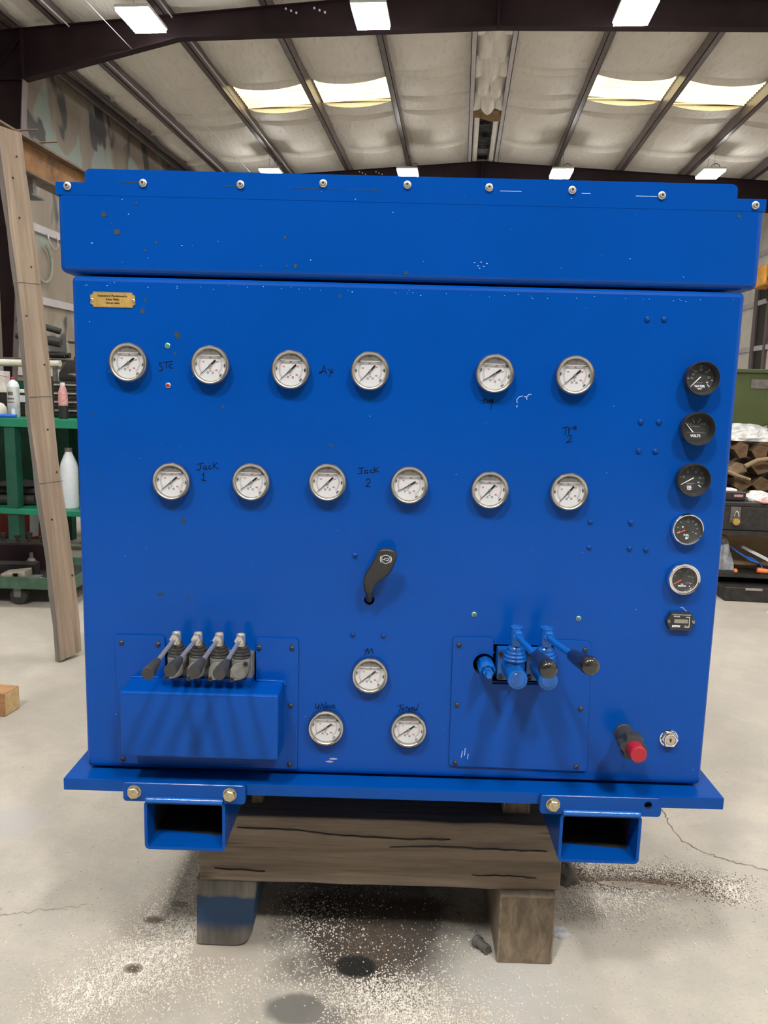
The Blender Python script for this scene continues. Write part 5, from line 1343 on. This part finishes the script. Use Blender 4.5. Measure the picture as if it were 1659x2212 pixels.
mb = MB(); mb.prism([(-.06, .035), (.0, .035), (.0, .062), (.03, .062), (.03, .035), (.07, .035), (.07, .075), (-.06, .06)], -.05, .05); mb.build('fixed_jaw', 'iron_bright', t, bevel=.002)
mb = MB(); mb.box((-.15, -.045, .035), (-.11, .045, .12)); mb.build('moving_jaw', 'iron_grey', t, bevel=.003)
mb = MB(); mb.rod((.13, 0, .018), (.19, -.01, .012), .014); mb.build('vise_screw', 'iron_bright', t, smooth=40)
mb = MB(); mb.box((-.15, -.03, 0), (.15, .05, .075)); one('steel_block', 'dark square steel block behind the vise on the dolly', 'block', mb, 'iron_dark', (-2.45, 2.83, .119), rot=(0, 0, R(8)), bevel=.003)
# 4x4 offcut on the floor at the left edge
mb = MB(); mb.add([(-.30, -.0445, 0), (.30, -.0445, 0), (.30, .0445, 0), (-.30, .0445, 0), (-.30, -.0445, .089), (.30, -.0445, .089), (.30, .0445, .089), (-.30, .0445, .089)], [(0, 1, 2, 3), (4, 5, 6, 7), (0, 1, 5, 4), (2, 3, 7, 6)], 0)
mb.add([(-.30, -.0445, 0), (.30, -.0445, 0), (.30, .0445, 0), (-.30, .0445, 0), (-.30, -.0445, .089), (.30, -.0445, .089), (.30, .0445, .089), (-.30, .0445, .089)], [(1, 2, 6, 5), (0, 3, 7, 4)], 1)
one('square_timber', 'short reddish brown square timber with pale sawn end, on the floor at the left edge', 'timber', mb, ['block_red', 'block_end'], (-1.825, 1.285, 0), rot=(0, 0, R(-4)), bevel=.003)
# hose loop and wire on the side wall
mb = MB(); mb.tube([(0, .30 * math.cos(a), .34 * math.sin(a)) for a in np.linspace(-2.6, 1.2, 22)], .028, 10)
one('hose_loop', 'pale green hose looped on the painted side wall', 'hose', mb, 'hose_green', (-7.41, 12.55, 3.35), smooth=60)
mb = MB(); mb.tube([(0, 0, 0), (.02, .05, -.16), (.04, .18, -.26), (.03, .33, -.18), (0, .36, 0)], .012, 6)
one('wire', 'thin white wire hanging from the wall girt', 'wire', mb, 'wire_white', (-7.43, 12.75, 3.90), smooth=60)

# =================================================================== RIGHT SIDE OF THE WORKSHOP
rack = thing('steel_rack', 'low black steel rack at the right edge behind the machine', 'rack', (2.3, 3.95, 0))
for z in (.135, .405):
    mb = MB(); mb.box((-.62, -.35, z), (.9, .3, z + .025)); mb.build('rack_shelf', 'iron_dark', rack)
for x in (-.60, .88):
    for y in (-.33, .28):
        mb = MB(); mb.box((x - .02, y - .02, 0), (x + .02, y + .02, .43)); mb.build('leg', 'iron_dark', rack)
t = thing('tool_box', 'long black steel box with a brass padlock on the right rack', 'box', (2.3, 3.9, .431))
mb = MB(); mb.box((-.56, -.29, 0), (.8, .22, .150)); mb.build('box_body', 'iron_dark', t, bevel=.006)
mb = MB(); mb.box((-.565, -.295, .151), (.805, .225, .178)); mb.build('box_lid', 'iron_dark', t, bevel=.005)
mb = MB(); mb.box((-.50, -.297, .05), (-.44, -.288, .15)); mb.build('hasp', 'iron_grey', t)
mb = MB(); mb.lathe([(0, -.012), (.020, -.012), (.022, -.009), (.022, .009), (.020, .012), (0, .012)], '-y', 24, c=(0, 0, 0)); pd = mb.build('padlock', 'brass', t, (-.470, -.315, .058), smooth=40)
mb = MB(); mb.tube([(.013 * math.cos(a), 0, .022 + .03 * math.sin(a) + .012) for a in np.linspace(0, PI, 12)], .004, 8); mb.build('shackle', 'chrome', pd, smooth=60)
TB = .6105
t = thing('battery_charger', 'black charger with a red badge on the long black box', 'charger', (1.845, 3.70, TB))
mb = MB(); mb.box((-.09, -.05, 0), (.055, .06, .058)); mb.build('charger_body', 'black_plastic', t, bevel=.008)
mb = MB(); mb.box((-.018, -.0515, .026), (.036, -.0495, .040)); mb.build('badge', 'pink_label', t)
mb = MB(); mb.box((-.09, -.045, .058), (.0, .05, .072)); mb.build('charger_cover', 'white_cloth', t, bevel=.003)
def crumple(name, label, cat, mat, loc, sx, sy, sz, seed=1, nj=9, ni=18):
    rr = random.Random(seed); mb = MB(); vs = []; fs = []
    ph = [rr.uniform(0, 6) for _ in range(6)]
    for j in range(nj):
        for i in range(ni):
            a = 2 * PI * i / ni; b = PI / 2 * j / (nj - 1)
            k_ = 1 + .17 * math.sin(3 * a + ph[0] + 2 * b) + .12 * math.sin(5 * a + ph[1] - 3 * b) + rr.uniform(-.09, .09)
            vs.append((sx * k_ * math.cos(a) * math.cos(b * .98), sy * k_ * math.sin(a) * math.cos(b * .98), max(0, sz * math.sin(b) * (1 + .2 * math.sin(2 * a + ph[2]) * math.cos(b)))))
    for j in range(nj - 1):
        for i in range(ni): fs.append((j * ni + i, j * ni + (i + 1) % ni, (j + 1) * ni + (i + 1) % ni, (j + 1) * ni + i))
    fs.append(tuple(range(ni)))
    mb.add(vs, fs); return one(name, label, cat, mb, mat, loc)
crumple('white_rag', 'bundle of white rags on the long black box', 'rag', 'white_cloth', (1.99, 3.72, TB), .075, .05, .062, 3)
mb = MB(); mb.box((-.16, -.07, 0), (.12, .05, .006)); one('pink_paper', 'pinkish paper sheet on the long black box', 'paper', mb, 'pink_label', (2.12, 3.68, TB), rot=(0, 0, .2))
# split firewood stacked behind
fw = random.Random(4); cnt = 0; root = None
z = 0.0
for row in range(8):
    x = 1.90 + fw.uniform(-.03, .03); hmax = .125
    while x < 2.62:
        wd = fw.uniform(.10, .17); hh = fw.uniform(.095, .12); mb = MB(); n = fw.choice((4, 5, 5, 6)); pl = []
        for i in range(n):
            a = 2 * PI * i / n + fw.uniform(-.3, .3) + .6; pl.append((.5 * wd * (.96 * math.cos(a)), .5 * hh + .5 * hh * math.sin(a)))
        lo = min(p[1] for p in pl); pl = [(p[0], p[1] - lo) for p in pl]
        mb.prism(pl, -.2, .2)
        o = mb.build('firewood', fw.choice(('firewood', 'firewood', 'firewood_pale')), None, (x + wd / 2, 4.62 + fw.uniform(-.04, .04), row * .118), rot=(0, 0, fw.uniform(-.05, .05)))
        tag(o, 'split brown firewood piece in the %s row of the stack behind the black box' % ('lowest', 'second', 'third', 'fourth', 'fifth', 'sixth', 'seventh', 'topmost')[row], 'firewood', 'firewood stacked at the right')
        x += wd + .012
t = thing('log', 'round dark log lying on top of the firewood stack', 'log', (2.62, 4.60, .955))
mb = MB(); mb.lathe([(0, -.2), (.062, -.2), (.066, .2), (0, .2)], '-y', 16, c=(-.0, 0, .066)); mb.build('log_body', 'firewood', t, smooth=40)
for k_, (x, an, lb) in enumerate(((2.02, .25, 'bent pale branch lying across the firewood front'), (2.26, -.3, 'short pale branch at the right of the firewood front'))):
    mb = MB(); mb.tube([(-.14, 0, .012), (-.04, .01, .03), (.05, 0, .018), (.15, .0, -.004 + .02)], [.018, .017, .015, .011], 9); one('branch', lb, 'branch', mb, 'firewood_pale', (x, 4.36, .70 if k_ == 0 else .80), rot=(0, an, 0), smooth=60)
crumple('clear_bag', 'clear plastic bag with pale scraps on top of the firewood', 'bag', 'clear_film', (2.18, 4.60, .945), .20, .15, .12, 6)
crumple('wood_scraps', 'pale tan scrap bundle inside the clear bag', 'scraps', 'cream', (2.14, 4.60, .945), .12, .09, .08, 8)
# olive green hopper on legs
t = thing('green_hopper', 'olive green steel hopper body with a sloping underside, at the right edge', 'hopper', (3.1, 5.35, 0))
mb = MB(); mb.prism([(-.98, 1.455), (-.98, 1.00), (-.80, .985), (.2, 1.42), (.2, 1.455)], -.45, .55); mb.build('hopper_side', 'olive', t, bevel=.008)
mb = MB(); mb.box((-1.0, -.47, 1.44), (.8, .57, 1.47)); mb.build('top_rim', 'olive', t, bevel=.004)
mb = MB(); mb.box((-.80, -.456, 1.325), (-.45, -.450, 1.395)); mb.build('data_plate', 'iron_grey', t)
for x in (-.85, .1):
    for y in (-.35, .45):
        mb = MB(); mb.box((x - .03, y - .03, 0), (x + .03, y + .03, 1.02 if x < 0 else 1.40)); mb.build('leg', 'iron_dark', t)
mb = MB(); mb.box((-.7, -.3, .0), (.7, .4, .95)); mb.build('machine_base', 'iron_dark', t)
# lower rack shelf
LS = .161
mb = MB(); mb.box((-.42, -.06, 0), (.45, .09, .19)); one('cardboard_box', 'brown cardboard box on the lower shelf of the right rack', 'box', mb, 'cardboard', (2.28, 3.93, LS), bevel=.003)
mb = MB(); mb.box((-.4, -.05, 0), (.4, .06, .03)); one('pale_board', 'pale wooden board lying on the cardboard box', 'board', mb, 'firewood_pale', (2.27, 3.91, LS + .191), rot=(0, 0, .05), bevel=.002)
crumple('grey_sack', 'crumpled grey sack on the lower shelf beside the blue machine', 'sack', 'grey_cloth', (1.82, 3.74, LS), .06, .06, .20, 5)
mb = MB(); vs = []; fs = []
for i, (x, z) in enumerate(((-.10, .135), (-.05, .105), (.0, .075), (.05, .062), (.075, .045), (.085, .012), (.088, 0.0))): vs += [(x, -.03, z), (x, .05, z + .01), (x + .012, .05, z - .004), (x + .012, -.03, z - .012)]
for i in range(6):
    for q in range(4): fs.append((i * 4 + q, i * 4 + (q + 1) % 4, i * 4 + 4 + (q + 1) % 4, i * 4 + 4 + q))
fs += [(0, 1, 2, 3), (24, 25, 26, 27)]
mb.add(vs, fs); one('blue_strap', 'bright blue webbing strap spilling over the lower shelf', 'strap', mb, 'blue_strap', (1.945, 3.66, LS + .012), bevel=.003)
mb = MB(); mb.lathe([(0, 0), (.016, 0), (.018, .02), (.013, .07), (.015, .12), (0, .125)], 'x', 16); one('orange_screwdriver', 'orange tool handle on the lower shelf', 'tool', mb, 'orange', (2.0, 3.63, LS + .02), rot=(0, .05, -.1), smooth=40)
mb = MB(); mb.lathe([(0, 0), (.012, .002), (.015, .012), (.008, .024), (0, .026)], 'z', 14); one('orange_ball', 'round orange ball beside the grey sack', 'ball', mb, 'orange', (1.868, 3.625, LS + .0), smooth=50)
mb = MB(); mb.box((-.10, -.02, 0), (.10, .02, .02)); one('grey_bar', 'pale grey plastic bar leaning over the blue strap', 'bar', mb, 'white_plastic', (2.03, 3.78, LS + .09), rot=(0, .45, .0), bevel=.003)
t = thing('black_tray', 'shallow black tray with bright edge trim on the floor under the rack', 'tray', (2.2, 3.72, 0))
mb = MB(); mb.box((-.42, -.2, .0), (.6, .2, .09)); mb.build('tray_body', 'iron_dark', t, bevel=.006)
for k_ in range(3):
    mb = MB(); mb.box((-.30 + .14 * k_, -.21, .075), (-.20 + .14 * k_, -.198, .088)); mb.build('trim_strip', 'iron_bright', t)
crumple('plastic_film', 'crumpled clear plastic film on the floor in front of the rack', 'film', 'clear_film', (2.12, 3.32, 0), .16, .07, .035, 9)
# yellow hoist box on the far right wall
t = thing('wall_hoist', 'orange yellow electric hoist box on the far right wall', 'hoist', (7.95, 20.6, 4.45))
mb = MB(); mb.box((-.25, -.45, -.28), (.3, .45, .25)); mb.build('hoist_body', 'yellow_orange', t, bevel=.05)
mb = MB(); mb.lathe([(.12, -.1), (.12, .05), (.06, .09), (0, .09)], '-y', 18, c=(-.05, -.4, -.1)); mb.build('hoist_drum', 'iron_dark', t, smooth=40)
mb = MB(); mb.box((.05, -.1, -.6), (.3, .1, -.25)); mb.build('hoist_bracket', 'iron_dark', t)
